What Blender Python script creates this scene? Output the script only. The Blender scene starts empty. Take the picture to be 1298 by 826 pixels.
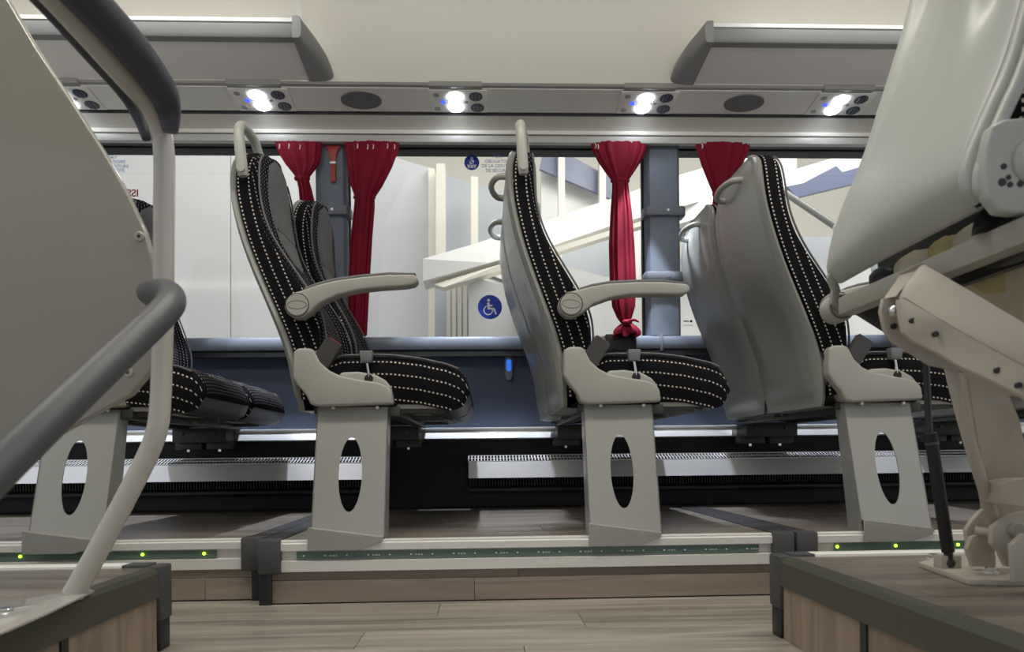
import bpy, bmesh, math, random
from mathutils import Vector, Matrix
random.seed(7)
S = bpy.context.scene
COL = S.collection
PI = math.pi

# ------------------------------------------------------------------ camera
F_PX, PX, PY, PSI, RHO, CAMZ = 900.0, 649.0, 575.0, math.atan(.038), .011, .42
cam_d = bpy.data.cameras.new('camera')
cam = bpy.data.objects.new('camera', cam_d); COL.objects.link(cam); S.camera = cam
cam_d.sensor_fit = 'HORIZONTAL'; cam_d.sensor_width = 36.0
cam_d.lens = F_PX/1298*36
cam_d.shift_y = (PY-413)/1298
cam_d.clip_start = .02; cam_d.clip_end = 80
cam_d.dof.use_dof = True; cam_d.dof.focus_distance = 2.3; cam_d.dof.aperture_fstop = 5.0
cam.location = (0, 0, CAMZ)
cam.matrix_world = (Matrix.Translation((0, 0, CAMZ)) @ Matrix.Rotation(-PSI, 4, 'Z')
                    @ Matrix.Rotation(PI/2, 4, 'X') @ Matrix.Rotation(-RHO, 4, 'Z'))

# ------------------------------------------------------------------ world, light, exposure
S.view_settings.view_transform = 'Standard'; S.view_settings.look = 'None'
S.view_settings.gamma = 1; S.view_settings.exposure = 0.0
w = bpy.data.worlds.new('hall_light'); S.world = w; w.use_nodes = True
w.node_tree.nodes['Background'].inputs[0].default_value = (.95, .97, 1.0, 1)
w.node_tree.nodes['Background'].inputs[1].default_value = .53

def area(name, loc, target, sx, sy, power, col):
    d = bpy.data.lights.new(name, 'AREA'); d.shape = 'RECTANGLE'; d.size = sx; d.size_y = sy
    d.energy = power; d.color = col
    o = bpy.data.objects.new(name, d); COL.objects.link(o); o.location = loc
    o.rotation_euler = (Vector(target)-Vector(loc)).to_track_quat('-Z', 'Y').to_euler()
    return o
# ceiling lamp strip along the aisle, hall lamps beyond the windows
l_ = area('aisle_ceiling_lamp', (0.1, 1.35, 2.28), (0.1, 1.5, 0), 4.2, .25, 26, (1, .95, .86)); l_.data.spread = 2.2
for x_ in (-1.6, 1.9): l_ = area('rack_cove_lamp', (x_, 2.35, 2.24), (x_, 2.58, 1.99), 1.8, .03, 2.2, (.95, .97, 1)); l_.data.spread = 1.2
area('hall_lamp', (-1.0, 4.2, 4.6), (-1.5, 7.5, 1.4), 4, 1.5, 80, (1, .97, .92))
area('hall_lamp', (3.0, 4.2, 4.6), (3.0, 7.5, 1.6), 4, 1.5, 190, (1, .97, .92))

l_ = area('ceiling_fill_light', (0.1, .35, 1.95), (0.1, 1.35, 2.38), 4.2, .05, 13, (1, .96, .9)); l_.data.spread = 1.2  # unseen fill light on the near side, added to brighten the ceiling

# ------------------------------------------------------------------ helpers
def at(px, py, Y):
    """photo pixel -> world point at depth Y"""
    u = px-PX; v = PY-py
    u2 = u*math.cos(RHO)+v*math.sin(RHO); v2 = -u*math.sin(RHO)+v*math.cos(RHO)
    dx = u2*math.cos(PSI)+F_PX*math.sin(PSI); dy = F_PX*math.cos(PSI)-u2*math.sin(PSI)
    s = Y/dy
    return Vector((dx*s, Y, CAMZ+v2*s))

def tag(o, label=None, cat=None, group=None, kind=None):
    if label: o['label'] = label
    if cat: o['category'] = cat
    if group: o['group'] = group
    if kind: o['kind'] = kind
    return o

def empty(name, loc=(0, 0, 0), parent=None):
    o = bpy.data.objects.new(name, None); COL.objects.link(o); o.location = loc
    o.empty_display_size = .1
    if parent: o.parent = parent
    return o

class MB:
    """collects vertices and faces, links them as one mesh object"""
    def __init__(s): s.v = []; s.f = []; s.m = []; s.uv = []
    def add(s, vs, fs, mi=0, uvs=None):
        n = len(s.v); s.v += [tuple(p) for p in vs]
        for i, f in enumerate(fs):
            s.f.append([n+k for k in f]); s.m.append(mi if isinstance(mi, int) else mi[i])
            s.uv.append(uvs[i] if uvs else None)
        return s
    def box(s, x0, x1, y0, y1, z0, z1, b=0, mi=0, mat=None, seg=2):
        bm = bmesh.new()
        bmesh.ops.create_cube(bm, size=1)
        for v in bm.verts:
            v.co = Vector(((x0+x1)/2+v.co.x*(x1-x0), (y0+y1)/2+v.co.y*(y1-y0), (z0+z1)/2+v.co.z*(z1-z0)))
        if b: bmesh.ops.bevel(bm, geom=bm.edges[:], offset=b, segments=seg, affect='EDGES', profile=.5)
        return s.bm(bm, mi, mat)
    def bm(s, bm, mi=0, mat=None):
        bm.verts.index_update()
        vs = [(mat @ v.co) if mat else v.co.copy() for v in bm.verts]
        fs = [[v.index for v in f.verts] for f in bm.faces]
        bm.free(); return s.add(vs, fs, mi)
    def extrude(s, pts, vec, b=0, mi=0, seg=2):
        """closed outline of 3-D points swept along vec"""
        vec = Vector(vec); bm = bmesh.new()
        a = [bm.verts.new(p) for p in pts]; c = [bm.verts.new(Vector(p)+vec) for p in pts]
        n = len(pts)
        bm.faces.new(a); bm.faces.new(c[::-1])
        for i in range(n): bm.faces.new((a[i], c[i], c[(i+1) % n], a[(i+1) % n]))
        bmesh.ops.recalc_face_normals(bm, faces=bm.faces[:])
        if b:
            bmesh.ops.bevel(bm, geom=[e for e in bm.edges if len(e.link_faces) == 2 and e.calc_face_angle(0) > .5],
                            offset=b, segments=seg, affect='EDGES', profile=.5, clamp_overlap=True)
        bmesh.ops.triangulate(bm, faces=[f for f in bm.faces if len(f.verts) > 4])
        return s.bm(bm, mi)
    def prism(s, xz, y0, y1, b=0, mi=0, seg=2):
        return s.extrude([(x, y0, z) for x, z in xz], (0, y1-y0, 0), b, mi, seg)
    def tube(s, pts, r, seg=14, smooth=6, mi=0, squash=1):
        pts = [Vector(p) for p in pts]; n = len(pts)
        rs = r if isinstance(r, (list, tuple)) else [r]*n
        P = []; R = []
        if smooth and n > 2:
            for i in range(n-1):
                p0, p1, p2, p3 = pts[max(i-1, 0)], pts[i], pts[i+1], pts[min(i+2, n-1)]
                for k in range(smooth):
                    t = k/smooth
                    P.append(.5*((2*p1)+(p2-p0)*t+(2*p0-5*p1+4*p2-p3)*t*t+(3*p1-p0-3*p2+p3)*t**3))
                    R.append(rs[i]*(1-t)+rs[i+1]*t)
            P.append(pts[-1]); R.append(rs[-1])
        else: P, R = pts, rs
        N = len(P); vs = []; fs = []
        d0 = (P[1]-P[0]).normalized()
        up = Vector((0, 1, 0)) if abs(d0.y) < .8 else Vector((1, 0, 0))
        nrm = (up-d0*up.dot(d0)).normalized()
        for i in range(N):
            d = (P[min(i+1, N-1)]-P[max(i-1, 0)]).normalized()
            nrm = (nrm-d*nrm.dot(d)).normalized(); bn = d.cross(nrm)
            for k in range(seg):
                a = 2*PI*k/seg
                vs.append(P[i]+(nrm*math.cos(a)*squash+bn*math.sin(a))*R[i])
        for i in range(N-1):
            for k in range(seg):
                fs.append((i*seg+k, i*seg+(k+1) % seg, (i+1)*seg+(k+1) % seg, (i+1)*seg+k))
        fs.append(tuple(range(seg))[::-1]); fs.append(tuple((N-1)*seg+k for k in range(seg)))
        return s.add(vs, fs, mi)
    def cyl(s, p0, p1, r, seg=20, mi=0, r2=None, b=0):
        if b:
            p0 = Vector(p0); p1 = Vector(p1); d = (p1-p0).normalized(); r2 = r2 or r
            return s.tube([p0, p0+d*b, p1-d*b, p1], [r-b, r, r2, r2-b], seg, 0, mi)
        return s.tube([p0, p1], [r, r2 if r2 is not None else r], seg, 0, mi)
    def ball(s, c, r, mi=0, sc=(1, 1, 1)):
        bm = bmesh.new(); bmesh.ops.create_uvsphere(bm, u_segments=14, v_segments=8, radius=r)
        return s.bm(bm, mi, Matrix.Translation(c) @ Matrix.Diagonal((*sc, 1)))
    def grid(s, rows, mi=0, close=False):
        """rows of points -> quads"""
        n = len(rows[0]); vs = [p for r in rows for p in r]; fs = []
        for i in range(len(rows)-1):
            for k in range(n if close else n-1):
                fs.append((i*n+k, i*n+(k+1) % n, (i+1)*n+(k+1) % n, (i+1)*n+k))
        return s.add(vs, fs, mi)
    def build(s, name, mats, parent=None, loc=None, smooth=True, angle=38, label=None, fix=True):
        me = bpy.data.meshes.new(name)
        me.from_pydata(s.v, [], s.f)
        if not isinstance(mats, (list, tuple)): mats = [mats]
        for m in mats: me.materials.append(m)
        me.polygons.foreach_set('material_index', s.m)
        if any(u for u in s.uv):
            L = me.uv_layers.new(name='uv'); flat = []
            for f, u in zip(s.f, s.uv):
                flat += [c for q in (u or [(0, 0)]*len(f)) for c in q]
            L.data.foreach_set('uv', flat)
        elif fix:
            bm = bmesh.new(); bm.from_mesh(me); bmesh.ops.recalc_face_normals(bm, faces=bm.faces[:]); bm.to_mesh(me); bm.free()
        me.validate()
        if smooth:
            me.polygons.foreach_set('use_smooth', [True]*len(me.polygons))
            me.set_sharp_from_angle(angle=math.radians(angle))
        o = bpy.data.objects.new(name, me); COL.objects.link(o)
        if parent: o.parent = parent
        if loc: o.location = loc
        if label: o['label'] = label
        return o

def copy_tree(o, parent=None):
    c = o.copy(); COL.objects.link(c)
    if parent: c.parent = parent
    for ch in list(o.children): copy_tree(ch, c)
    return c

# ------------------------------------------------------------------ materials
def mat(name, col, rough=.5, metal=0, bump=0, bscale=300, var=0, vscale=6, spec=.5, coat=0, emit=None, es=0):
    m = bpy.data.materials.new(name); m.use_nodes = True; nt = m.node_tree; N = nt.nodes; b = N['Principled BSDF']
    b.inputs['Base Color'].default_value = (*col, 1); b.inputs['Roughness'].default_value = rough
    b.inputs['Metallic'].default_value = metal; b.inputs['Specular IOR Level'].default_value = spec
    b.inputs['Coat Weight'].default_value = coat; b.inputs['Coat Roughness'].default_value = .06
    if emit: b.inputs['Emission Color'].default_value = (*emit, 1); b.inputs['Emission Strength'].default_value = es
    if bump or var: tc = N.new('ShaderNodeTexCoord')
    if bump:
        n = N.new('ShaderNodeTexNoise'); n.inputs['Scale'].default_value = bscale; n.inputs['Detail'].default_value = 3
        bp = N.new('ShaderNodeBump'); bp.inputs['Strength'].default_value = bump; bp.inputs['Distance'].default_value = .001
        nt.links.new(tc.outputs['Object'], n.inputs['Vector']); nt.links.new(n.outputs[0], bp.inputs['Height'])
        nt.links.new(bp.outputs[0], b.inputs['Normal'])
    if var:
        n = N.new('ShaderNodeTexNoise'); n.inputs['Scale'].default_value = vscale; n.inputs['Detail'].default_value = 4
        r = N.new('ShaderNodeValToRGB'); e = r.color_ramp.elements
        e[0].position = .3; e[1].position = .7
        e[0].color = (*[c*(1-var) for c in col], 1); e[1].color = (*[min(1, c*(1+var)) for c in col], 1)
        nt.links.new(tc.outputs['Object'], n.inputs['Vector']); nt.links.new(n.outputs[0], r.inputs[0])
        nt.links.new(r.outputs[0], b.inputs['Base Color'])
    return m

def wood(name, ca, cb, axis=0, rough=.35):
    m = bpy.data.materials.new(name); m.use_nodes = True; nt = m.node_tree; N = nt.nodes; b = N['Principled BSDF']
    L = nt.links.new
    tc = N.new('ShaderNodeTexCoord'); mp = N.new('ShaderNodeMapping'); oi = N.new('ShaderNodeObjectInfo')
    sc = [26, 26, 26]; sc[axis] = 1.8; mp.inputs['Scale'].default_value = sc
    cm = N.new('ShaderNodeCombineXYZ'); ml = N.new('ShaderNodeMath'); ml.operation = 'MULTIPLY'; ml.inputs[1].default_value = 57
    L(oi.outputs['Random'], ml.inputs[0]); [L(ml.outputs[0], cm.inputs[i]) for i in range(3)]
    L(tc.outputs['Object'], mp.inputs['Vector']); L(cm.outputs[0], mp.inputs['Location'])
    n = N.new('ShaderNodeTexNoise'); n.inputs['Scale'].default_value = 1; n.inputs['Detail'].default_value = 7; n.inputs['Distortion'].default_value = .7
    L(mp.outputs[0], n.inputs['Vector'])
    r = N.new('ShaderNodeValToRGB'); e = r.color_ramp.elements; e[0].position = .3; e[1].position = .72
    e[0].color = (*ca, 1); e[1].color = (*cb, 1); L(n.outputs[0], r.inputs[0])
    hs = N.new('ShaderNodeHueSaturation'); mr = N.new('ShaderNodeMapRange')
    mr.inputs['To Min'].default_value = .78; mr.inputs['To Max'].default_value = 1.2
    L(oi.outputs['Random'], mr.inputs['Value']); L(mr.outputs[0], hs.inputs['Value'])
    L(r.outputs[0], hs.inputs['Color']); L(hs.outputs[0], b.inputs['Base Color'])
    b.inputs['Roughness'].default_value = rough
    bp = N.new('ShaderNodeBump'); bp.inputs['Strength'].default_value = .15; bp.inputs['Distance'].default_value = .001
    L(n.outputs[0], bp.inputs['Height']); L(bp.outputs[0], b.inputs['Normal'])
    return m

def dotted(name, period, offs, dash=.0125, wid=.0021, base=(.006, .006, .008), dot=(.62, .53, .47)):
    """black weave with lines of woven light dashes; uv in metres"""
    m = bpy.data.materials.new(name); m.use_nodes = True; nt = m.node_tree; N = nt.nodes; b = N['Principled BSDF']; L = nt.links.new
    tc = N.new('ShaderNodeTexCoord'); sp = N.new('ShaderNodeSeparateXYZ'); L(tc.outputs['UV'], sp.inputs[0])
    def mt(op, a, c=None, d=None):
        n = N.new('ShaderNodeMath'); n.operation = op
        for i, q in enumerate((a, c, d)):
            if q is None: continue
            if isinstance(q, (int, float)): n.inputs[i].default_value = q
            else: L(q, n.inputs[i])
        return n.outputs[0]
    u = mt('ADD', sp.outputs[0], offs+10*period)
    fu = mt('MULTIPLY', mt('ABSOLUTE', mt('SUBTRACT', mt('FRACT', mt('DIVIDE', u, period)), .5)), period)
    inu = mt('LESS_THAN', fu, wid)
    fv = mt('FRACT', mt('DIVIDE', mt('ADD', sp.outputs[1], 5.0), dash))
    inv = mt('LESS_THAN', fv, .46)
    k = mt('MULTIPLY', inu, inv)
    mx = N.new('ShaderNodeMix'); mx.data_type = 'RGBA'
    L(k, mx.inputs['Factor']); mx.inputs[6].default_value = (*base, 1); mx.inputs[7].default_value = (*dot, 1)
    L(mx.outputs[2], b.inputs['Base Color']); b.inputs['Roughness'].default_value = .95
    b.inputs['Specular IOR Level'].default_value = .15
    
    # woven ribs
    rib = mt('SINE', mt('MULTIPLY', sp.outputs[1], 2*PI/.0035))
    rb2 = mt('SINE', mt('MULTIPLY', sp.outputs[0], 2*PI/.0035))
    bp = N.new('ShaderNodeBump'); bp.inputs['Strength'].default_value = .35; bp.inputs['Distance'].default_value = .0006
    L(mt('ADD', mt('ADD', rib, rb2), mt('MULTIPLY', k, 3)), bp.inputs['Height']); L(bp.outputs[0], b.inputs['Normal'])
    return m

M = dict(
    shell=mat('shell_plastic', (.31, .318, .29), .3, bump=.05, bscale=900, spec=.5),
    cover=mat('cover_plastic', (.35, .348, .312), .38, bump=.08, bscale=900),
    handle=mat('handle_plastic', (.42, .43, .385), .3),
    arm_top=mat('armrest_pad', (.16, .16, .16), .45),
    leg=mat('leg_paint', (.36, .36, .335), .33, metal=.35, bump=.03, bscale=700),
    leather=mat('grey_leather', (.12, .122, .125), .55, bump=.25, bscale=500),
    piping=mat('piping', (.13, .13, .14), .5),
    dark=mat('dark_plastic', (.02, .021, .023), .42),
    blackm=mat('black_rubber', (.008, .008, .009), .6),
    buckle=mat('buckle_plastic', (.05, .047, .045), .45),
    red=mat('red_button', (.5, .02, .03), .4),
    knob=mat('knob_plastic', (.16, .165, .17), .45),
    chrome=mat('chrome', (.7, .7, .7), .15, metal=1),
    steel=mat('dark_steel', (.10, .10, .095), .45, metal=.6),
    frame=mat('frame_metal', (.06, .06, .055), .45, metal=.4),
    alu=mat('aluminium', (.78, .78, .77), .38, metal=.55, bump=.02),
    alu2=mat('aluminium_pale', (.74, .73, .69), .45, metal=.25),
    ceil=mat('ceiling_fabric', (.72, .70, .625), .85, bump=.15, bscale=1500),
    duct=mat('duct_plastic', (.78, .75, .67), .55), cove=mat('cove_plastic', (.47, .45, .395), .6),
    tray=mat('rack_tray_fabric', (.82, .78, .70), .8),
    ductgrey=mat('duct_grey', (.30, .295, .27), .6),
    lip=mat('rack_lip', (.22, .22, .21), .5),
    lipw=mat('rack_lip_strip', (.85, .85, .8), .3),
    cap=mat('rack_cap', (.27, .27, .255), .5),
    speaker=mat('speaker_mesh', (.15, .15, .145), .7, bump=.5, bscale=2500),
    navy=mat('wall_carpet', (.07, .09, .142), .8, bump=.3, bscale=900),
    sill=mat('sill_plastic', (.165, .19, .235), .38),
    pillar=mat('pillar_plastic', (.21, .245, .305), .5, bump=.08, bscale=700),
    ring=mat('holdback_plastic', (.20, .22, .25), .5),
    hammer=mat('red_plastic', (.45, .05, .035), .45),
    curtain=mat('red_cloth', (.22, .004, .02), .75, bump=.25, bscale=700, spec=.25),
    heater=mat('heater_metal', (.72, .72, .72), .4, metal=.4),
    endcap=mat('endcap_plastic', (.065, .065, .068), .5, bump=.1, bscale=500),
    olive=mat('edge_rubber', (.068, .070, .054), .42, bump=.1, bscale=300),
    pcb=mat('led_board', (.11, .17, .145), .35),
    pcbmark=mat('board_print', (.6, .65, .6), .5),
    led_on=mat('led_green', (.4, .6, .05), .4, emit=(.45, 1, .03), es=6),
    led_off=mat('led_white', (.8, .8, .75), .4),
    lamp=mat('lamp_lens', (.9, .9, 1), .3, emit=(.82, .88, 1), es=22),
    bluelamp=mat('blue_lens', (.05, .1, .6), .3, emit=(.05, .1, 1), es=1.2),
    vent=mat('vent_disc', (.045, .055, .075), .4),
    ventb=mat('vent_blade', (.16, .18, .22), .4),
    psu=mat('service_panel', (.80, .77, .70), .45),
    panel=mat('partition_laminate', (.31, .30, .25), .22, bump=.25, bscale=160, coat=.5),
    pole=mat('pole_paint', (.50, .48, .43), .22, coat=.6),
    pad=mat('pad_rubber', (.05, .053, .070), .5),
    rail=mat('rail_rubber', (.085, .088, .098), .45),
    beige=mat('beige_paint', (.45, .41, .345), .4, bump=.15, bscale=250),
    beige2=mat('beige_paint_frame', (.33, .325, .28), .42, bump=.1, bscale=250),
    foam=mat('cream_foam', (.66, .60, .47), .9, bump=.6, bscale=60),
    foamy=mat('yellow_foam', (.52, .45, .22), .9, bump=.6, bscale=60),
    nshell=mat('near_shell_plastic', (.43, .45, .42), .38, bump=.06, bscale=900),
    hallw=mat('hall_white', (.88, .86, .80), .45, spec=.6),
    hallc=mat('hall_cream', (.86, .81, .68), .55),
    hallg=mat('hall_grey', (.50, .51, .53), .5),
    hallb=mat('hall_blue', (.13, .15, .24), .3),
    halld=mat('hall_dark', (.12, .12, .11), .5),
    gloss=mat('hall_gloss_panel', (.76, .745, .71), .12, spec=.7),
    hallp=mat('hall_panel', (.62, .62, .615), .2, spec=.6),
    stblue=mat('sticker_blue', (.01, .045, .42), .5),
    sttext=mat('sticker_text_blue', (.22, .3, .75), .5),
    stwhite=mat('sticker_white', (.85, .87, .9), .5),
    stred=mat('sticker_red', (.35, .03, .03), .5),
    stdark=mat('sticker_dark', (.02, .02, .02), .5),
)
M['side'] = dotted('dotted_weave_side', .031, .009)
M['cside'] = dotted('dotted_weave_cushion_side', .037, .0)
M['front'] = dotted('dotted_weave_front', .0165, .0, dash=.0115, wid=.0015, dot=(.42, .38, .38))
M['plank'] = wood('oak_vinyl', (.185, .163, .132), (.40, .365, .31))
M['plankd'] = wood('grey_oak_vinyl', (.12, .10, .083), (.27, .236, .197))
M['planky'] = wood('oak_vinyl_upright', (.17, .125, .085), (.34, .265, .195), axis=2)
M['plankr'] = wood('riser_vinyl', (.17, .135, .105), (.30, .25, .205))
# window glass: clear sheet with a faint mirror
g = bpy.data.materials.new('window_glass'); g.use_nodes = True; nt = g.node_tree; nt.nodes.clear()
o_ = nt.nodes.new('ShaderNodeOutputMaterial'); t_ = nt.nodes.new('ShaderNodeBsdfTransparent'); gl = nt.nodes.new('ShaderNodeBsdfGlossy')
t_.inputs[0].default_value = (.93, .95, .96, 1); gl.inputs['Roughness'].default_value = .01
mx_ = nt.nodes.new('ShaderNodeMixShader'); fr = nt.nodes.new('ShaderNodeFresnel'); fr.inputs[0].default_value = 1.45
nt.links.new(fr.outputs[0], mx_.inputs[0]); nt.links.new(t_.outputs[0], mx_.inputs[1]); nt.links.new(gl.outputs[0], mx_.inputs[2])
nt.links.new(mx_.outputs[0], o_.inputs[0]); M['glass'] = g

def struct(name, mb, m, parent=None, **k):
    o = mb.build(name, m, parent, **k)
    if not parent: o['kind'] = 'structure'
    return o

WALL = 3.2
def zat(y, Y, x=649): return at(x, y, Y).z
def xat(x, Y, y=575): return at(x, y, Y).x

# ------------------------------------------------------------------ setting: floor
fl = MB().box(-2.4, 2.9, -.6, 3.35, -.06, -.006)
floor = struct('floor', fl, M['blackm'])
rowh = .152
y = 2.16
r = 0
while y > -.45:
    x = -2.3 + (r*.37) % .9 - .5
    while x < 2.6:
        L_ = 1.15
        x1 = min(x+L_, 2.7)
        if True:
            a, b_ = max(x, -2.3), x1
            
            if b_-a > .03:
                MB().box(a+.0006, b_-.0006, y-rowh+.0006, y-.0006, -.006, 0, b=.0006, seg=1).build('plank', M['plank'], floor)
        x = x1
    y -= rowh; r += 1

# ------------------------------------------------------------------ far wall
Zs = .943; Zt = 1.812
wp = [(-2.4, 'L'), ]
P1 = (xat(405, WALL, 300), xat(443, WALL, 300)); P2 = (xat(816, WALL, 300), xat(857, WALL, 300))
X0, X1 = -2.4, 3.0
struct('wall_back', MB().box(X0, X1, 3.19, 3.30, .0, Zs-.02)
       .box(X0, X1, 3.21, 3.30, 1.80, 2.0), M['blackm'])
wb = MB().box(X0, X1, 3.165, 3.19, .525, .865)
struct('trim_1', wb, M['navy'])
# sill rail
sill = empty('window_sill'); tag(sill, 'blue grey window sill rail running along the whole window wall', 'sill')
sz0, sz1 = .872, .938
prof = [(3.19, sz0), (3.125, sz0), (3.108, sz0+.008), (3.105, sz0+.02), (3.105, sz1-.018), (3.112, sz1-.006), (3.13, sz1), (3.25, sz1+.004), (3.25, sz0)]
MB().extrude([(X0, a, b) for a, b in prof], (X1-X0, 0, 0)).build('rail_body', M['sill'], sill)
MB().box(X0, X1, 3.11, 3.19, sz0-.022, sz0-.002).build('dark_strip', M['dark'], sill)  # dark strip along the underside of the sill rail
xc = xat(839, 3.1, 432)
MB().box(xc-.006, xc+.006, 3.098, 3.15, sz0-.004, sz1+.003, b=.002).build('joint_clip', mat('clip_grey', (.22, .25, .29), .4), sill, label='pale grey joint clip')
xk = (xat(768, 3.1, 432), xat(807, 3.1, 432))
MB().box(xk[0], xk[1], 3.098, 3.15, sz0-.002, sz1+.003, b=.003).build('sill_shadow_block', M['dark'], sill, label='dark block standing in for the shadow under the knotted curtain')  # shadow on the sill, put in as a dark block
# silver rail
za, zb = zat(556, 3.1), zat(541, 3.1)
rl = empty('seat_mounting_rail'); tag(rl, 'silver aluminium rail along the blue wall that carries the seats', 'rail')
prof = [(3.18, za), (3.09, za), (3.078, za+.004), (3.082, za+.012), (3.084, za+.016), (3.096, zb-.014), (3.09, zb-.010), (3.09, zb-.003), (3.10, zb), (3.18, zb)]
MB().extrude([(X0, a, b) for a, b in prof], (X1-X0, 0, 0)).build('rail_body', M['alu'], rl)
for px in (380, 662, 1110):
    q = at(px, 550, 3.096); MB().cyl((q.x, 3.099, q.z), (q.x, 3.092, q.z), .004, 10).build('screw', M['steel'], rl)
# blind recess under the rail: dark back panel and ledge
struct('trim_2', MB().box(X0, X1, 3.16, 3.19, .19, za-.004), M['blackm'])

# pillars (parts of wall)
def pillar(n, a, b):
    t = empty('window_pillar', ((a+b)/2, 3.12, sz1)); tag(t, *n)
    w2 = (b-a)/2
    prof = [(-w2, .09), (-w2, .02), (-w2+.012, .004), (-w2+.03, 0), (w2-.03, 0), (w2-.012, .004), (w2, .02), (w2, .09)]
    MB().extrude([(x_, y_, .001) for x_, y_ in prof], (0, 0, 1.795-sz1)).build('column', M['pillar'], t)
    MB().box(-w2-.008, -w2, .075, .1, .0, 1.79-sz1).build('gasket', M['blackm'], t)
    MB().box(w2, w2+.005, .075, .1, .0, 1.79-sz1).build('gasket', M['blackm'], t)
    return t, w2
def holdback(t, w2, z, xa=None, xb=None):
    xa = -w2-.018 if xa is None else xa; xb = w2+.02 if xb is None else xb
    m = MB(); h = .021
    m.extrude([(xa, .06, z), (xa, -.005, z), (xa+.012, -.022, z), (xb-.012, -.022, z), (xb, -.005, z), (xb, .06, z)], (0, 0, h*2), b=.006)
    o = m.build('holdback_band', M['ring'], t)
    MB().cyl((0.012, -.021, z+h), (0.012, -.026, z+h), .006, 12).build('screw', M['chrome'], o)
tl, wl = pillar(('grey blue window pillar carrying the red emergency hammer', 'pillar'), *P1)
holdback(tl, wl, zat(272, 3.1)-sz1)
tr_, wr = pillar(('wide grey blue window pillar with two bands, right of the knotted curtain', 'pillar'), *P2)
holdback(tr_, wr, zat(272, 3.1)-sz1); holdback(tr_, wr, zat(356, 3.1)-sz1)
# windows
wins = [(X0, P1[0]-.008), (P1[1]+.005, P2[0]-.008), (P2[1]+.005, X1)]
for i, (a, b) in enumerate(wins):
    t = empty('window_%d' % (i+1)); t['kind'] = 'structure'
    MB().box(a, b, 3.215, 3.221, sz1, 1.80).build('glass_pane', M['glass'], t)
    zz = zat(190.5, 3.2)
    MB().box(a, b, 3.195, 3.212, zz, 1.815).build('black_border', M['blackm'], t)
# emergency hammer
hx = (xat(422, 3.1, 210)); ham = empty('emergency_hammer', (hx, 3.115, zat(231, 3.1)))
tag(ham, 'red emergency hammer clipped to the left window pillar', 'hammer')
MB().box(-.011, .011, -.014, -.002, 0, .078, b=.004).build('hammer_grip', M['hammer'], ham)
MB().prism([(-.010, .09), (.010, .09), (.018, .135), (.030, .15), (.028, .158), (-.028, .158), (-.030, .15), (-.018, .135)], -.014, -.002, b=.002).build('hammer_head', M['hammer'], ham)
MB().box(-.013, .013, -.017, 0, .078, .09, b=.002).build('clip', M['alu'], ham)
# curtain rail / upper profile, coving, service duct, ceiling (profile from the photo)
z1 = zat(183, 3.08); z2 = zat(170, 3.08)
cr = empty('curtain_rail'); tag(cr, 'pale grey curtain rail along the top of the windows', 'rail')
zh = zat(184, 3.2)
M['railg'] = mat('rail_grey', (.50, .49, .45), .4)
MB().box(X0, X1, 3.06, 3.09, zat(180.5, 3.06), zat(171.5, 3.06), b=.004).build('track', M['railg'], cr)
MB().box(X0, X1, 3.066, 3.19, zat(171.5, 3.06), zat(170.5, 3.06)+.002).build('groove', M['dark'], cr)
MB().box(X0, X1, 3.058, 3.19, zat(170, 3.058), zat(165, 3.058), b=.002).build('upper_strip', M['duct'], cr)
MB().box(X0, X1, 3.09, 3.2, zh, zh+.012).build('top_plate', M['railg'], cr)
z2 = zat(165, 3.058)-.010
zc0 = zat(165, 3.07); zc1 = zat(146, 3.02)
cv = MB(); rows = []
for t in [i/6 for i in range(7)]:
    yy = 3.066 - .046*t**1.6; z_ = (z2+.010)*(1-t)+zc1*t
    rows.append([(X0, yy, z_), (X1, yy, z_)])
rows += [[(X0, 3.2, zc1), (X1, 3.2, zc1)], [(X0, 3.2, z2+.01), (X1, 3.2, z2+.01)], rows[0]]
struct('trim_3', cv.grid(rows), M['cove'])
DY0, DY1 = 3.01, 2.85
zd0 = zat(142.5, DY0); zd1 = zat(113, DY1)
struct('trim_4', MB().extrude([(X0, a, b) for a, b in [(DY0, zd0), (DY1, zd1), (DY1, zd1+.05), (3.2, zd0+.08), (3.2, zd0+.02), (DY0+.004, zd0+.004)]], (X1-X0, 0, 0)), M['duct'])
ze = zat(106, 2.835)
struct('shadow_line', MB().box(X0, X1, 3.018, 3.03, zc1-.002, zd0+.03), M['dark'])  # dark strip drawn in for the shadow line between coving and duct
struct('trim_5', MB().extrude([(X0, a, b) for a, b in [(DY1+.004, zd1+.002), (2.835, zd1+.006), (2.83, ze), (2.9, ze+.03), (2.9, zd1+.03)]], (X1-X0, 0, 0)), M['ductgrey'])
# upper wall and ceiling shell (concave cove)
pr = [(2.832, ze), (2.815, ze+.05), (2.79, ze+.13), (2.76, ze+.21), (2.72, ze+.28), (2.64, ze+.345), (2.5, ze+.39), (2.2, ze+.42), (1.2, ze+.43), (.2, ze+.41), (-.3, ze+.33), (-.45, ze+.1)]
m = MB(); m.grid([[(X0, a, b), (X1, a, b)] for a, b in pr]); m.grid([[(X0, a+.03, b+.04), (X1, a+.03, b+.04)] for a, b in pr])
cl = struct('ceiling', m, M['ceil'], fix=False)
for px in (378,):
    q = at(px, 10, 2.74)
    m = MB(); m.grid([[(q.x-.010, a-.002, b-.001), (q.x+.010, a-.002, b-.001)] for a, b in pr[:8]]); m.build('seam_strip', M['alu2'], cl, fix=False)

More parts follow.
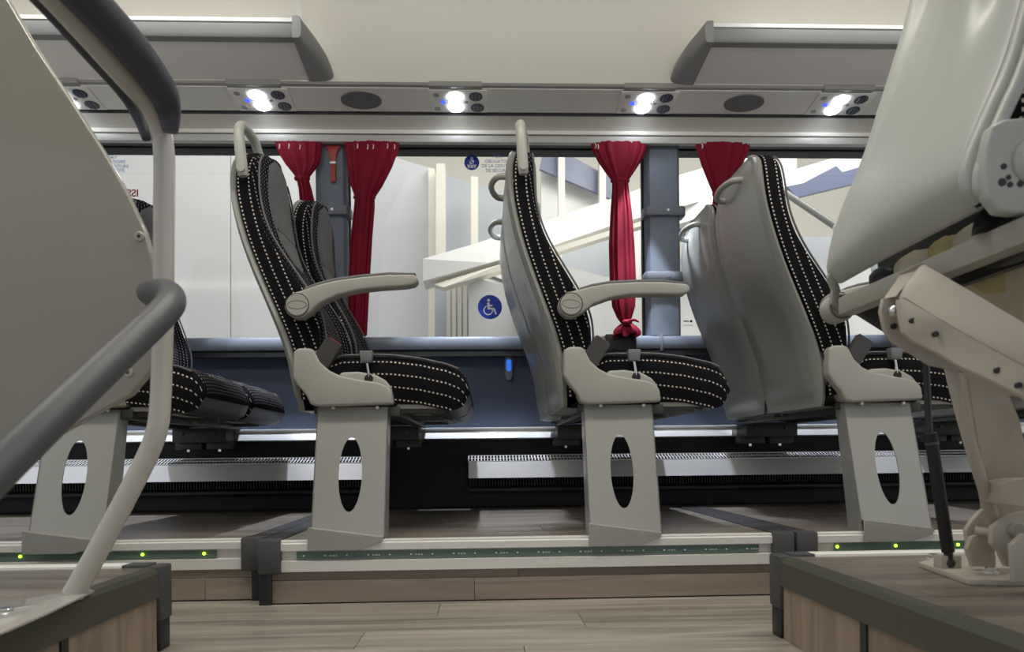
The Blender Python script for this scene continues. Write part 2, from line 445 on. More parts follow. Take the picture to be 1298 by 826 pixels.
# ------------------------------------------------------------------ luggage racks
def rack(name, xa, xb, capside, label):
    t = empty('luggage_rack'); tag(t, label, 'rack', 'luggage racks above the windows')
    YL = 2.58; zl0 = zat(50, YL); zl1 = zat(26, YL); zb_ = ze+.004
    # underside tray
    m = MB()
    m.extrude([(xa, 2.828, zb_), (xa, YL+.035, zl0+.003), (xa, YL+.035, zl0+.018), (xa, 2.82, zb_+.02)], (xb-xa, 0, 0))
    m.build('rack_tray', M['tray'], t)
    MB().extrude([(xa, YL+.036, zl0), (xa, YL+.006, zl0+.002), (xa, YL, zl0+.012), (xa, YL, zl1-.016), (xa, YL+.036, zl1-.016)], (xb-xa, 0, 0)).build('rack_lip', M['lip'], t)
    MB().extrude([(xa, YL-.004, zl1-.016), (xa, YL-.006, zl1-.004), (xa, YL, zl1), (xa, YL+.03, zl1), (xa, YL+.03, zl1-.016)], (xb-xa, 0, 0)).build('lip_strip', M['lipw'], t, label='bright silver strip along the lip')
    # curved end cap
    s = capside; xe = xb if s > 0 else xa
    rows = []
    for i in range(9):
        q = i/8; yy = (YL-.008)+(2.83-YL+.005)*q
        zt_ = zl1+.004 + (zb_+.05-zl1)*q**1.5*.4 - .13*q**4*.3; zb2 = (zl0-.006)*(1-q)+(zb_-.006)*q
        out = .012+.062*math.sin(q*PI*.5)**1.1
        k = []
        for j in range(9):
            a = PI*j/8
            k.append((xe+s*out*math.sin(a)**.6 if j not in (0, 8) else xe, yy, (zt_+zb2)/2+(zt_-zb2)/2*math.cos(a)))
        rows.append([(xe-s*.02, yy, zt_)]+k+[(xe-s*.02, yy, zb2)])
    m = MB(); m.grid(rows); n = len(rows[0])
    m.f.append(list(range(n))); m.m.append(0); m.uv.append(None)
    m.f.append([8*n+i for i in range(n)][::-1]); m.m.append(0); m.uv.append(None)
    m.build('end_cap', M['cap'], t, angle=60, label='rounded grey end cap')
rack('l', X0, xat(378, 2.58, 40), 1, 'grey luggage rack with bright lip at the upper left')
rack('r', xat(897, 2.58, 40), X1, -1, 'grey luggage rack with bright lip at the upper right')

# ------------------------------------------------------------------ service panels with reading lamps
def on_duct(f, X=0, off=0):   # f 0..1 from window edge (far) to aisle edge; off metres below the surface
    return Vector((X, DY0+(DY1-DY0)*f, zd0+(zd1-zd0)*f)) + Vector((0, -(zd0-zd1), -(DY0-DY1))).normalized()*off*(1)
dd = (on_duct(1)-on_duct(0)).normalized(); dn = Vector((0, dd.z, -dd.y)); dn = dn if dn.z < 0 else -dn
DL = (on_duct(1)-on_duct(0)).length
def dp(x, f, off): return Vector((x, 0, 0))+on_duct(0)+dd*(DL*f)+dn*off
def disc(m, x, f, r_, o0, o1, mi=0, b=.001): m.cyl(dp(x, f, o0), dp(x, f, o1), r_, 20, mi, b=b)
def service(xc, label):
    t = empty('service_panel', (0, 0, 0)); tag(t, label, 'reading lamp', 'service panels with reading lamps above the windows')
    w2 = .118
    m = MB(); m.extrude([dp(xc-w2, .03, 0), dp(xc+w2, .03, 0), dp(xc+w2, .97, 0), dp(xc-w2, .97, 0)], dn*.005, b=.0015)
    m.build('panel_plate', M['psu'], t)
    m = MB(); m.box(xc-w2+.004, xc+w2-.02, DY1-.022, DY1+.008, zd1-.001, zd1+.020, b=.003); m.build('indicator_window', M['ductgrey'], t, label='dark sign strip')
    for dx, f in ((.0, .72), (.0, .27)):
        m = MB(); disc(m, xc+dx-.012, f, .031, .004, .011, b=.002); o = m.build('reading_lamp', M['lamp'], t)
        d = bpy.data.lights.new('reading_spot', 'SPOT'); d.energy = 62; d.color = (.80, .87, 1); d.spot_size = math.radians(42); d.spot_blend = .22; d.shadow_soft_size = .012
        sp = bpy.data.objects.new('reading_spot', d); COL.objects.link(sp); sp.parent = t
        sp.location = dp(xc+dx-.012, f, .03); sp.rotation_euler = (Vector((.0, -.06 if f > .5 else -.02, -1))).to_track_quat('-Z', 'Y').to_euler()
    for dx, f in ((.072, .74), (.078, .26)):
        m = MB(); disc(m, xc+dx, f, .028, .004, .009); o = m.build('air_vent', M['vent'], t)
        for k in (-1, 0, 1):
            q = dp(xc+dx+k*.014, f, .0095); h = .024 if k == 0 else .019
            MB().extrude([q+dd*h+Vector((-.0015, 0, 0)), q+dd*h+Vector((.0015, 0, 0)), q-dd*h+Vector((.0015, 0, 0)), q-dd*h+Vector((-.0015, 0, 0))], dn*.003).build('blade', M['ventb'], o)
    m = MB(); disc(m, xc-.062, .5, .011, .004, .008); m.build('call_button', M['bluelamp'], t, label='small blue lit button')
    for f in (.78, .2):
        m = MB(); disc(m, xc-.088, f, .013, .004, .007); m.build('button', M['ductgrey'], t)
    m = MB(); disc(m, xc+.033, .5, .009, .004, .007); m.build('button', M['ductgrey'], t)
PSUX = [at(x, 128, 2.93).x for x in (85, 333, 581, 820, 1064)]
for xc, lab in zip(PSUX, ('service panel with two round vents half hidden at the far left behind the partition',
                          'lit service panel under the left luggage rack',
                          'lit service panel between the two luggage racks, right of the left speaker',
                          'lit service panel left of the right hand speaker, by the right rack end cap',
                          'lit service panel beneath the right luggage rack beside the near seat back')):
    service(xc, lab)
for px, lab in ((458, 'left oval grey ceiling speaker above the first curtains'), (943, 'right oval grey ceiling speaker under the right rack')):
    q = at(px, 129, 2.93); t = MB()
    t.cyl(dp(q.x, .5, .0), dp(q.x, .5, .004), .083, 32)
    for i, v in enumerate(t.v):   # oval
        v = Vector(v); c = dp(q.x, .5, 0); d = (v-c); k = d.dot(dd); t.v[i] = tuple(v-dd*k*.28)
    tag(t.build('ceiling_speaker', M['speaker']), lab, 'speaker', 'oval ceiling speakers')

# ------------------------------------------------------------------ heaters
def heater(xa, xb, label):
    t = empty('heater'); tag(t, label, 'heater', 'silver convector heaters along the wall')
    zf0, zf1, ztop = zat(605, 3.02), zat(585, 3.02), zat(578, 3.07)
    MB().extrude([(xa, 3.15, zf0), (xa, 3.0, zf0), (xa, 3.024, zf1), (xa, 3.034, zf1+.004), (xa, 3.034, zf1-.004), (xa, 3.15, zf1-.004)], (xb-xa, 0, 0)).build('front_cover', M['heater'], t)
    MB().box(xa+.002, xb-.002, 3.04, 3.15, zf1-.006, zf1-.002).build('grille_bed', M['blackm'], t)
    # grille: slotted strip, 3 long bars and many cross bars
    m = MB()
    for k in range(3):
        q = k/2; yy = 3.026+.06*q; zz = zf1+.002+(ztop-zf1)*q
        m.box(xa, xb, yy, yy+.005, zz, zz+.004)
    n = int((xb-xa)/.0135)
    for i in range(n+1):
        x_ = xa+(xb-xa)*i/n
        m.extrude([(x_-.0026, 3.028, zf1+.003), (x_+.0026, 3.028, zf1+.003), (x_+.0026, 3.089, ztop+.001), (x_-.0026, 3.089, ztop+.001)], (0, 0, .003))
    o = m.build('grille', M['heater'], t, smooth=False)
    o['kind'] = 'stuff'
    # dark finned element below
    m = MB(); n = int((xb-xa)/.012)
    for i in range(n):
        x_ = xa+(xb-xa)*(i+.5)/n; m.box(x_-.0012, x_+.0012, 3.07, 3.14, zf0-.035, zf0)
    o = m.build('fins', M['frame'], t, smooth=False); o['kind'] = 'stuff'
    MB().cyl((xa, 3.11, zf0-.055), (xb, 3.11, zf0-.055), .014, 12).build('pipe', M['dark'], t)
heater(-2.35, xat(486, 3.02, 590), 'long silver convector heater at the left of the wall')
heater(xat(594, 3.02, 590), xat(1084, 3.02, 590), 'silver convector heater behind the middle and right seats')
heater(xat(1092, 3.02, 590), X1-.05, 'silver convector heater at the right end behind the near seat frame')

# blue cloakroom hook light on the wall
q = at(645, 465, 3.14); hk = empty('wall_light', (q.x, 3.165, q.z)); tag(hk, 'small blue glowing capsule light on the dark blue wall under the window', 'light')
MB().tube([(0, -.012, -.045), (0, -.018, -.04), (0, -.02, 0), (0, -.018, .045), (0, -.012, .052)], [.010, .017, .019, .017, .010], 14, 4).build('body', M['ring'], hk)
MB().tube([(0, -.026, -.016), (0, -.03, -.01), (0, -.031, .022), (0, -.026, .03)], [.008, .0125, .0125, .008], 12, 3).build('lens', mat('blue_glow', (.05, .2, .7), .3, emit=(.03, .17, .9), es=.7), hk, label='blue lit lens')

# ------------------------------------------------------------------ curtains
def curtain(rows, label, nf=13, amp=.22, seed=1, knot=False, Y0=3.075):
    """rows: (xl_px, xr_px, y_px, thickness)"""
    rnd = random.Random(seed); ph = [rnd.uniform(0, 6) for _ in range(6)]
    dense = []
    for i in range(len(rows)-1):
        a, b = rows[i], rows[i+1]; n = max(2, int(abs(b[2]-a[2])/5))
        for k in range(n):
            t = k/n; t = t*t*(3-2*t) if False else t
            dense.append([a[j]*(1-t)+b[j]*t for j in range(4)])
    dense.append(rows[-1])
    N = 110; g_ = []
    for i, (xl, xr, yp, th) in enumerate(dense):
        A = at(xl, yp, Y0); B = at(xr, yp, Y0); cx = (A.x+B.x)/2; hw = (B.x-A.x)/2
        top = max(0, 1-i/5)
        k = []
        for j in range(N):
            a = 2*PI*j/N
            f = amp*(math.sin(nf*a+ph[0])+.5*math.sin((nf*1.7//1)*a+ph[1]+i*.05)+.35*math.sin((nf//2)*a+ph[2]-i*.04))*.5
            rx = hw*(1+f*.18); ry = th*(1+f*1.5)
            k.append((cx+rx*math.copysign(abs(math.cos(a))**.8, math.cos(a)), Y0+ry*math.sin(a), A.z+.0015*math.sin(nf*2*a)*top))
        g_.append(k)
    t = empty('curtain', (0, 0, 0)); tag(t, label, 'curtain', 'dark red tied window curtains')
    m = MB(); m.grid(g_, close=True)
    m.f.append(list(range(N))[::-1]); m.m.append(0); m.uv.append(None)
    m.f.append([(len(g_)-1)*N+i for i in range(N)]); m.m.append(0); m.uv.append(None)
    m.build('cloth', M['curtain'], t, angle=80)
    return t
def band(t, px0, px1, py, Y0=3.075, h=.016, d=.022):
    A = at(px0, py, Y0); B = at(px1, py, Y0); c = (A+B)/2; hw = (B.x-A.x)/2
    g_ = [[(c.x+(hw+.002)*math.cos(a)*s_, Y0+d*math.sin(a)*s_, c.z+dz) for a in [2*PI*j/24 for j in range(24)]] for dz, s_ in ((-h/2, .96), (-h/4, 1.05), (h/4, 1.05), (h/2, .96))]
    MB().grid(g_, close=True).build('tie_band', M['curtain'], t)
def hooks(t, xs, py):
    for x_ in xs:
        q = at(x_, py+random.uniform(-1, 1), 3.03)
        MB().tube([(q.x, 3.035, q.z+.012), (q.x+.002, 3.028, q.z), (q.x-.001, 3.03, q.z-.010)], .0022, 6, 3).build('curtain_hook', M['alu2'], t)
c1 = curtain([(349, 407, 181, .018), (352, 407, 192, .02), (362, 404, 208, .022), (371, 396, 219, .021), (376, 391, 226, .02), (379, 395, 240, .024), (381, 400, 262, .026), (380, 403, 330, .028), (380, 403, 424, .028)], 'dark red curtain tied in the middle, left of the hammer pillar', seed=2)
band(c1, 374, 392, 226); hooks(c1, (354, 366, 380), 186)
c2 = curtain([(437, 506, 181, .02), (438, 505, 190, .022), (441, 497, 212, .026), (445, 485, 235, .026), (450, 475, 250, .024), (449, 475, 262, .026), (445, 472, 300, .028), (442, 469, 350, .028), (441, 465, 425, .028)], 'wide dark red curtain tied once, right of the hammer pillar', seed=5)
band(c2, 449, 475, 250); hooks(c2, (453, 466, 473, 491, 500), 186)
c3 = curtain([(749, 820, 181, .02), (751, 818, 190, .022), (758, 812, 204, .026), (769, 802, 220, .024), (776, 796, 229, .022), (776, 797, 240, .024), (774, 801, 270, .028), (772, 804, 310, .030), (773, 806, 355, .030), (776, 805, 388, .028), (782, 801, 402, .022), (787, 798, 409, .016)], 'red curtain tied and knotted at the bottom, left of the wide pillar', seed=8)
band(c3, 775, 797, 229); hooks(c3, (755, 758), 186)
# knot ruffle
kq = at(793, 411, 3.075)
g_ = []
for i in range(7):
    t_ = i/6; rr = .012+.042*math.sin(t_*PI*.62)**.9; zz = kq.z+.012-.062*t_
    g_.append([(kq.x+.004+rr*math.cos(a)*(1+.25*math.sin(7*a+2)*t_), 3.075+rr*.6*math.sin(a)*(1+.25*math.sin(6*a)*t_), zz+.010*math.sin(5*a+1)*t_) for a in [2*PI*j/48 for j in range(48)]])
m = MB().grid(g_, close=True); m.ball((kq.x, 3.045, kq.z+.004), .018, sc=(1.3, .8, .7)); m.tube([(kq.x+.005, 3.04, kq.z+.008), (kq.x+.03, 3.035, kq.z+.012), (kq.x+.05, 3.035, kq.z+.002)], [.008, .006, .003], 8, 4)
m.build('knot', M['curtain'], c3, angle=70, label='knotted frayed end')
c4 = curtain([(881, 950, 182, .02), (884, 948, 192, .022), (890, 940, 210, .026), (899, 930, 232, .024), (905, 921, 246, .022), (903, 921, 262, .024), (902, 924, 330, .028), (902, 924, 424, .028)], 'dark red curtain half hidden behind the top of the right hand seat', seed=11)
band(c4, 904, 921, 246); hooks(c4, (890,), 186)

# ------------------------------------------------------------------ stickers on the glass
def text(body, h, x, z, Y, m, parent, name='lettering', mirror=False, bold=.0):
    cu = bpy.data.curves.new('t', 'FONT'); cu.body = body; cu.size = h/.72; cu.align_x = 'CENTER'; cu.extrude = .0003; cu.offset = bold
    ob = bpy.data.objects.new('t', cu); COL.objects.link(ob)
    me = bpy.data.meshes.new_from_object(ob.evaluated_get(bpy.context.evaluated_depsgraph_get()))
    bpy.data.objects.remove(ob)
    o = bpy.data.objects.new(name, me); COL.objects.link(o); me.materials.clear(); me.materials.append(m)
    o.rotation_euler = (PI/2, 0, 0); o.location = (x, Y, z); o.scale = (-1 if mirror else 1, 1, 1); o.parent = parent
    return o
YG = 3.212
def fl_disc(c, r, y, m_, name, parent, n=40):
    return MB().cyl((c[0], y, c[1]), (c[0], y-.0006, c[1]), r, n).build(name, m_, parent)
q = at(621, 389, YG); R_ = .0545
st = empty('wheelchair_sticker', (q.x, YG, q.z)); tag(st, 'round blue wheelchair symbol sticker on the middle window', 'sticker')
fl_disc((0, 0), R_, 0, M['stblue'], 'sticker_disc', st)
m = MB()
def flat(m, pts, y=-.0007, d=-.0006, s=1): m.extrude([(a*s, y, b*s) for a, b in pts], (0, d, 0))
s_ = R_/15.5*1.0
m.cyl((-1.6*s_, -.0007, 8.6*s_), (-1.6*s_, -.0013, 8.6*s_), 1.9*s_, 16)
flat(m, [(-3.6, 5.2), (-2, 6), (-.6, 5.2), (-.4, 3), (3.4, 2.6), (3.4, .8), (-.2, .6), (0, -.8), (5.2, -1.2), (6.2, -1.8), (9, -9.2), (7, -10), (4.4, -3.4), (-3.2, -3)], s=s_)
w_ = MB()
arc = [(-2.2+6.2*math.cos(a), -4.2+6.2*math.sin(a)) for a in [math.radians(110+ (250*i/24)) for i in range(25)]]
arc2 = [(-2.2+4.9*math.cos(a), -4.2+4.9*math.sin(a)) for a in [math.radians(110+ (250*i/24)) for i in range(25)]]
for i in range(24):
    flat(m, [arc[i], arc[i+1], arc2[i+1], arc2[i]], s=s_)
m.build('wheelchair_symbol', M['stwhite'], st, smooth=False)
def belt_sticker(xt, rows, xd, lab):
    t = empty('seatbelt_sticker'); tag(t, lab, 'sticker', 'seat belt notice stickers')
    if xd:
        q = at(xd, 206, YG); c = (q.x, q.z)
        fl_disc(c, .034, YG, M['stblue'], 'sticker_disc', t)
        m = MB(); k = .034/9.8
        def P(pts): m.extrude([(c[0]+a*k, YG-.0007, c[1]+b*k) for a, b in pts], (0, -.0006, 0))
        m.cyl((c[0], YG-.0007, c[1]+5.6*k), (c[0], YG-.0013, c[1]+5.6*k), 1.8*k, 14)
        P([(-3, 3.4), (3, 3.4), (2.6, -2.4), (-2.6, -2.4)]); P([(-6.2, -2.6), (-2, -2.9), (-3, -7.6), (-5, -6.8)]); P([(6.2, -2.6), (2, -2.9), (3, -7.6), (5, -6.8)])
        P([(-1.6, -3.2), (1.6, -3.2), (1.8, -7.2), (-1.8, -7.2)])
        m.build('seated_figure', M['stwhite'], t, smooth=False)
        m = MB(); m.extrude([(c[0]+a*k, YG-.0014, c[1]+b*k) for a, b in [(-3, 2.4), (-2, 3.4), (3, -1.6), (2, -2.4)]], (0, -.0004, 0)); m.build('belt_stripe', M['stblue'], t)
    for s, py in rows:
        q = at(xt, py, YG); text(s, .0145, q.x, q.z, YG-.001, M['sttext'], t, bold=.0001)
belt_sticker(632, [('PORT', 200.5), ('OBLIGATOIRE', 206.3), ('DE LA CEINTURE', 212), ('DE SÉCURITÉ', 218)], 598, 'round blue seat belt sticker with blue lettering on the middle window')
belt_sticker(141, [('PORT', 201.5), ('OBLIGATOIRE', 207), ('DE LA CEINTURE', 212.5), ('DE SÉCURITÉ', 218)], 92, 'seat belt notice in blue lettering on the left window by the partition')
t = empty('emergency_exit_lettering'); tag(t, 'mirrored dark red exit lettering on the left window', 'sticker')
q = at(176, 249, YG); o = text('ISSUE DE SECOURS', .032, q.x, q.z, YG-.001, M['stred'], t, mirror=True, bold=.0012)
wdt = max(v.co.x for v in o.data.vertices); o.location.x = q.x-wdt
t = empty('glass_mark'); tag(t, 'tiny dark maker mark low on the right window beside the wide pillar', 'sticker')
q = at(876, 407, YG); m = MB(); m.cyl((q.x, YG, q.z), (q.x, YG-.0006, q.z), .006, 16); 
for k in range(4): m.box(q.x-.034+k*.0062, q.x-.0295+k*.0062, YG-.0006, YG, q.z-.003, q.z+.004)
m.build('mark_top', M['stdark'], t, smooth=False)
m = MB()
for k in range(8): m.box(q.x-.036+k*.0056, q.x-.0325+k*.0056, YG-.0006, YG, q.z-.020, q.z-.0165)
m.build('mark_bottom', M['ring'], t, smooth=False)

# ------------------------------------------------------------------ far seat platforms
PZ = .181
def platform(xa, xb, yf, label, capL, capR, leds, ledlit, x_led):
    t = empty('seat_platform'); tag(t, label, 'platform', 'raised wood floored seat platforms')
    MB().box(xa, xb, yf+.03, 3.16, .0, PZ-.006).build('platform_core', M['blackm'], t)
    ia, ib = xa+(.062 if capL else 0), xb-(.062 if capR else 0)
    # top planks
    yb = [yf+.014, yf+.17, yf+.33, yf+.49, yf+.65, yf+.81, yf+.97, 3.158]
    for i in range(len(yb)-1):
        x = ia - random.uniform(.1, .9)
        while x < ib:
            x1 = x+1.2; a, b = max(x, ia), min(x1, ib)
            if b-a > .02: MB().box(a+.0005, b-.0005, yb[i]+.0005, yb[i+1]-.0005, PZ-.006, PZ, b=.0005, seg=1).build('plank', M['plankd'], t)
            x = x1
    # side edge strips running to the wall
    for c, x_ in ((capL, xa), (capR, xb-.058)):
        if c:
            m = MB(); m.box(x_, x_+.058, yf+.012, 3.155, PZ-.008, PZ+.002, b=.001)
            for k in range(4): m.box(x_+.006+k*.013, x_+.012+k*.013, yf+.06, 3.15, PZ+.0015, PZ+.0035)
            m.build('edge_strip', M['endcap'], t)
    # aluminium nosing: upper lip, led channel, lower face
    zu, zl0, zl1, zb_ = PZ+.001, .150, .126, .093
    m = MB(); m.extrude([(ia, yf+.02, zu), (ia, yf+.004, zu), (ia, yf-.001, zu-.003), (ia, yf-.001, zu-.007), (ia, yf-.006, zu-.010), (ia, yf-.006, zl0+.003), (ia, yf+.02, zl0+.003)], (ib-ia, 0, 0)); m.build('nosing_lip', M['alu2'], t)
    m = MB(); m.extrude([(ia, yf+.03, zl0+.003), (ia, yf+.004, zl0+.003), (ia, yf+.006, zl1), (ia, yf-.002, zl1-.003), (ia, yf-.002, zb_), (ia, yf+.03, zb_)], (ib-ia, 0, 0)); m.build('nosing_face', M['alu2'], t)
    xl0, xl1 = x_led
    led = MB().box(xl0, xl1, yf-.0005, yf+.005, zl1+.002, zl0-.001).build('led_strip', M['pcb'], t, label='green circuit board strip')
    n = max(1, int(round((xl1-xl0)/.0605)))
    for i in range(n):
        x_ = xl0+.02+i*.0605
        if x_ > xl1-.01: break
        if leds is None:
            MB().box(x_-.0022, x_+.0022, yf-.0025, yf-.0005, .1365, .1400).build('led', M['led_off'], led)
            if i % 2:
                m = MB()
                for k in range(3): m.box(x_+.012+k*.008, x_+.017+k*.008, yf-.001, yf-.0004, .136, .1395)
                m.build('print_mark', M['pcbmark'], led)
    if leds:
        for px in leds:
            q = at(px, 696, yf); MB().ball((q.x, yf-.002, .140), .0042).build('led', M['led_on'], led)
    # riser planks, two courses
    zr = [0.003, .068, .0925]
    for j in range(2):
        x = ia-random.uniform(.2, .9)
        while x < ib:
            x1 = x+1.15; a, b = max(x, ia-.03), min(x1, ib+.03)
            if b-a > .02: MB().box(a+.0006, b-.0006, yf+.006, yf+.03, zr[j]+.0006, zr[j+1]-.0006, b=.0006, seg=1).build('riser_plank', M['plankr'], t)
            x = x1
    for c, x_, s in ((capL, xa, 1), (capR, xb, -1)):
        if c:
            x0, x1 = (x_, x_+.064) if s > 0 else (x_-.064, x_)
            MB().box(x0, x1, yf-.014, yf+.03, .088, PZ+.005, b=.007).build('corner_cap', M['endcap'], t)
            xp0, xp1 = (x_+.001, x_+.036) if s > 0 else (x_-.036, x_-.001)
            MB().box(xp0, xp1, yf-.004, yf+.03, .0, .09, b=.002).build('corner_post', M['dark'], t)
            MB().cyl((x0+.03, yf-.0135, .125), (x0+.03, yf-.0155, .125), .003, 8).build('screw', M['steel'], t)
    return t
FY = 2.03
XL, XR = xat(326.5, FY, 690), xat(1006, FY, 690)
platform(XL+.002, XR-.001, FY, 'middle seat platform with silver nosing and green circuit strip', True, True, None, False, (xat(376, FY, 700), xat(962, FY, 700)))
platform(-2.35, XL-.004, FY+.07, 'left seat platform with glowing green dots in its nosing', False, True, [26, 181, 259], True, (-2.2, xat(274, FY+.07, 700)))
platform(XR+.004, 2.9, FY+.0, 'right seat platform behind the near seat frame', True, False, [1061, 1135, 1214], True, (xat(1058, FY, 700), 2.7))

# ------------------------------------------------------------------ double coach seats
def interp(tab, z):
    if z <= tab[0][0]: return tab[0][1]
    for (a, x), (b, y_) in zip(tab, tab[1:]):
        if z <= b: t = (z-a)/(b-a); return x*(1-t)+y_*t
    return tab[-1][1]
def sm(tab, z, d=.02): return sum(interp(tab, z+d*k) for k in (-2, -1, 0, 1, 2))/5
# local: x forward, y towards window, z above platform; profile read from the photo
Bt = [(.40, -.150), (.50, -.158), (.55, -.165), (.60, -.180), (.70, -.215), (.80, -.252), (.90, -.283), (1.0, -.304), (1.05, -.309), (1.10, -.310), (1.17, -.300), (1.20, -.288)]
Pt = [(.40, -.085), (.50, -.082), (.60, -.072), (.66, -.078), (.72, -.105), (.80, -.155), (.88, -.205), (.95, -.235), (1.0, -.246), (1.06, -.250), (1.12, -.250), (1.20, -.252)]
Rt = [(.376, -.115), (.386, -.145), (.40, -.168), (.43, -.190), (.50, -.203), (.6, -.222), (.7, -.255), (.8, -.290), (.9, -.318), (1.0, -.334), (1.08, -.338), (1.12, -.334), (1.17, -.320), (1.21, -.300)]
HW = .222
def hw(z):
    if z < .92: return HW
    t = min(1, (z-.92)/.292); return HW*max(.0, 1-t**5.5)**.5*(1-.07*t)
def dish(z, y):
    w_ = max(hw(z), .02); q = min(1, abs(y)/w_)
    head = max(0, min(1, (z-.86)/.12)); low = max(0, min(1, (.84-z)/.1))
    return head*.020*(1-q**2)*(1.0) - low*.014*(1-q**2) + .010*math.exp(-((z-.55)/.06)**2)*(1-q**2) - .016*math.exp(-((q-.66)/.16)**2)*(1-head*.6)
PIV = Vector((-.11, 0, .45))
def front_pt(z, y, off=0):
    w_ = hw(z); r_ = .014; x = sm(Pt, z)+dish(z, y)+off
    e = abs(y)-(w_-r_)
    if e > 0: x -= r_*(1-math.sqrt(max(0, 1-min(1, e/r_)**2)))
    return Vector((x, y, z))
def loft_fabric(rows, cap0=True, cap1=True):
    """rows: list of (points, uvs(list), matids per segment)"""
    m = MB(); n = len(rows[0][0]); vs = [p for r in rows for p in r[0]]; fs = []; mi = []; uv = []
    for i in range(len(rows)-1):
        for k in range(n-1):
            fs.append((i*n+k, i*n+k+1, (i+1)*n+k+1, (i+1)*n+k)); mi.append(rows[i][2][k])
            a, b = rows[i][1], rows[i+1][1]
            uv.append([a[k][0], a[k][1], b[k][1], b[k][0]])
    if cap0: fs.append(tuple(range(n))[::-1]); mi.append(0); uv.append([(0, 0)]*n)
    if cap1: fs.append(tuple((len(rows)-1)*n+k for k in range(n))); mi.append(0); uv.append([(0, 0)]*n)
    m.add(vs, fs, mi, uv); return m
def make_backrest(parent, yc, handle_end, corner):
    zs = [.41+.03*i for i in range(17)]+[.91+.02*i for i in range(11)]+[1.125, 1.14, 1.155, 1.17, 1.18, 1.19, 1.198, 1.204]
    rows = []; v = 0; pz = zs[0]; px_ = sm(Bt, pz)
    for z in zs:
        bx = sm(Bt, z); v += math.hypot(z-pz, bx-px_); pz, px_ = z, bx
        w_ = hw(z); pts = []; sid = []
        ns = 5; r_ = min(.035, w_*.6)
        fx = front_pt(z, w_*.999).x; fx = max(fx, bx+.012)
        for k in range(ns+1):
            t = k/ns; pts.append((Vector((bx+(fx-bx)*t, -w_, z)), (t*(fx-bx), v)))
        NF = 22
        for k in range(1, NF):
            a = -w_+2*w_*k/NF
            pts.append((Vector((max(front_pt(z, a).x, bx+.012), a, z)), (a, v)))
        for k in range(ns+1):
            t = 1-k/ns; pts.append((Vector((bx+(fx-bx)*t, w_, z)), (t*(fx-bx), v)))
        P_ = [p[0]-PIV for p in pts]; n = len(P_)
        U = []; MI = []
        for k in range(n-1):
            if k < ns: U.append((pts[k][1], pts[k+1][1])); MI.append(0)
            elif k >= n-1-ns: U.append((pts[k][1], pts[k+1][1])); MI.append(0)
            else:
                ya, yb = pts[k][0].y, pts[k+1][0].y; U.append(((ya, v), (yb, v))); MI.append(1)
        rows.append((P_, U, MI))
    m = loft_fabric(rows)
    o = m.build('backrest', [M['side'], M['front']], parent, loc=(PIV.x, yc, PIV.z), angle=75)
    # piping following both wings over the top
    line = [front_pt(z, -hw(z)+.012, .004) for z in [.44+.04*i for i in range(18)]+[1.14, 1.16, 1.18]]
    for s in (-1, 1):
        MB().tube([Vector((p.x, p.y*(-s), p.z))-PIV for p in line], .0032, 6, 2).build('piping', M['piping'], o)
    # grey leather headrest panel in two fields
    def wpan(z): return interp([(.855, .055), (.90, .098), (.96, .118), (1.03, .125), (1.10, .118), (1.16, .095), (1.196, .05)], z)
    for za_, zb_, nm in ((.858, .955, 'lower_panel'), (.958, 1.194, 'headrest_panel')):
        g_ = []
        for i in range(13):
            z = za_+(zb_-za_)*i/12; wz = min(wpan(z), hw(z)*.86)
            g_.append([front_pt(z, wz*(-1+2*k/12), .0045 if 0 < k < 12 and 0 < i < 12 else .0)-PIV for k in range(13)])
        MB().grid(g_).build(nm, M['leather'], o, angle=70, label='smooth grey leather panel', fix=False)
    # plastic shell behind
    g_ = []
    zr = [.378, .384, .392, .405, .42, .44]+[.48+.04*i for i in range(16)]+[1.10, 1.12, 1.14, 1.155, 1.17, 1.18, 1.188, 1.195, 1.20]
    for z in zr:
        w_ = (hw(z)+.004)*(1-.10*max(0, (.47-z)/.09)**2); b = sm(Bt, z)-.004; rr_ = sm(Rt, z, .01); d = b-rr_-.004
        bot = max(0, 1-(z-.378)/.04)
        k = []
        k.append(Vector((b+.003, -w_+.012, z)))
        NN = 20
        for j in range(NN+1):
            q = -1+2*j/NN
            shape = (1-abs(q)**5)
            knee = .026*math.exp(-((z-.66)/.14)**2)*max(0, 1-(q/.62)**2)
            ridge = .006*math.exp(-((abs(q)-.90)/.05)**2)
            x = b-.011-max(0, d-.010)*max(0, 1-abs(q)**2.4)**.8+knee-ridge
            k.append(Vector((x, q*w_, z)))
        k.append(Vector((b+.003, w_-.012, z)))
        g_.append([p-PIV for p in k])
    m = MB(); m.grid(g_)
    # bottom closing
    n = len(g_[0]); m.grid([[p for p in g_[0]], [Vector((-.07-PIV.x, p.y, .372-PIV.z)) for p in g_[0]]])
    m.grid([[p for p in g_[-1]], [Vector((-.27-PIV.x, p.y*.8, 1.197-PIV.z)) for p in g_[-1]]])
    m.build('back_shell', M['shell'], o, angle=50, fix=False)
    # rear grab handle
    z = 1.135; xr = lambda zz: sm(Rt, zz, .01)
    ha, hb = (-.06, .10)
    pts = [(xr(z)+.02, ha, z), (xr(z)-.018, ha+.002, z+.001), (xr(z)-.036, ha+.03, z-.001), (xr(z)-.044, ha+.075, z-.004), (xr(z)-.036, hb-.035, z-.008), (xr(z)-.018, hb-.005, z-.012), (xr(z)+.02, hb, z-.012)]
    MB().tube([Vector(p)-PIV for p in pts], [.012, .0105, .010, .010, .010, .0105, .012], 12, 5).build('rear_handle', M['handle'], o)
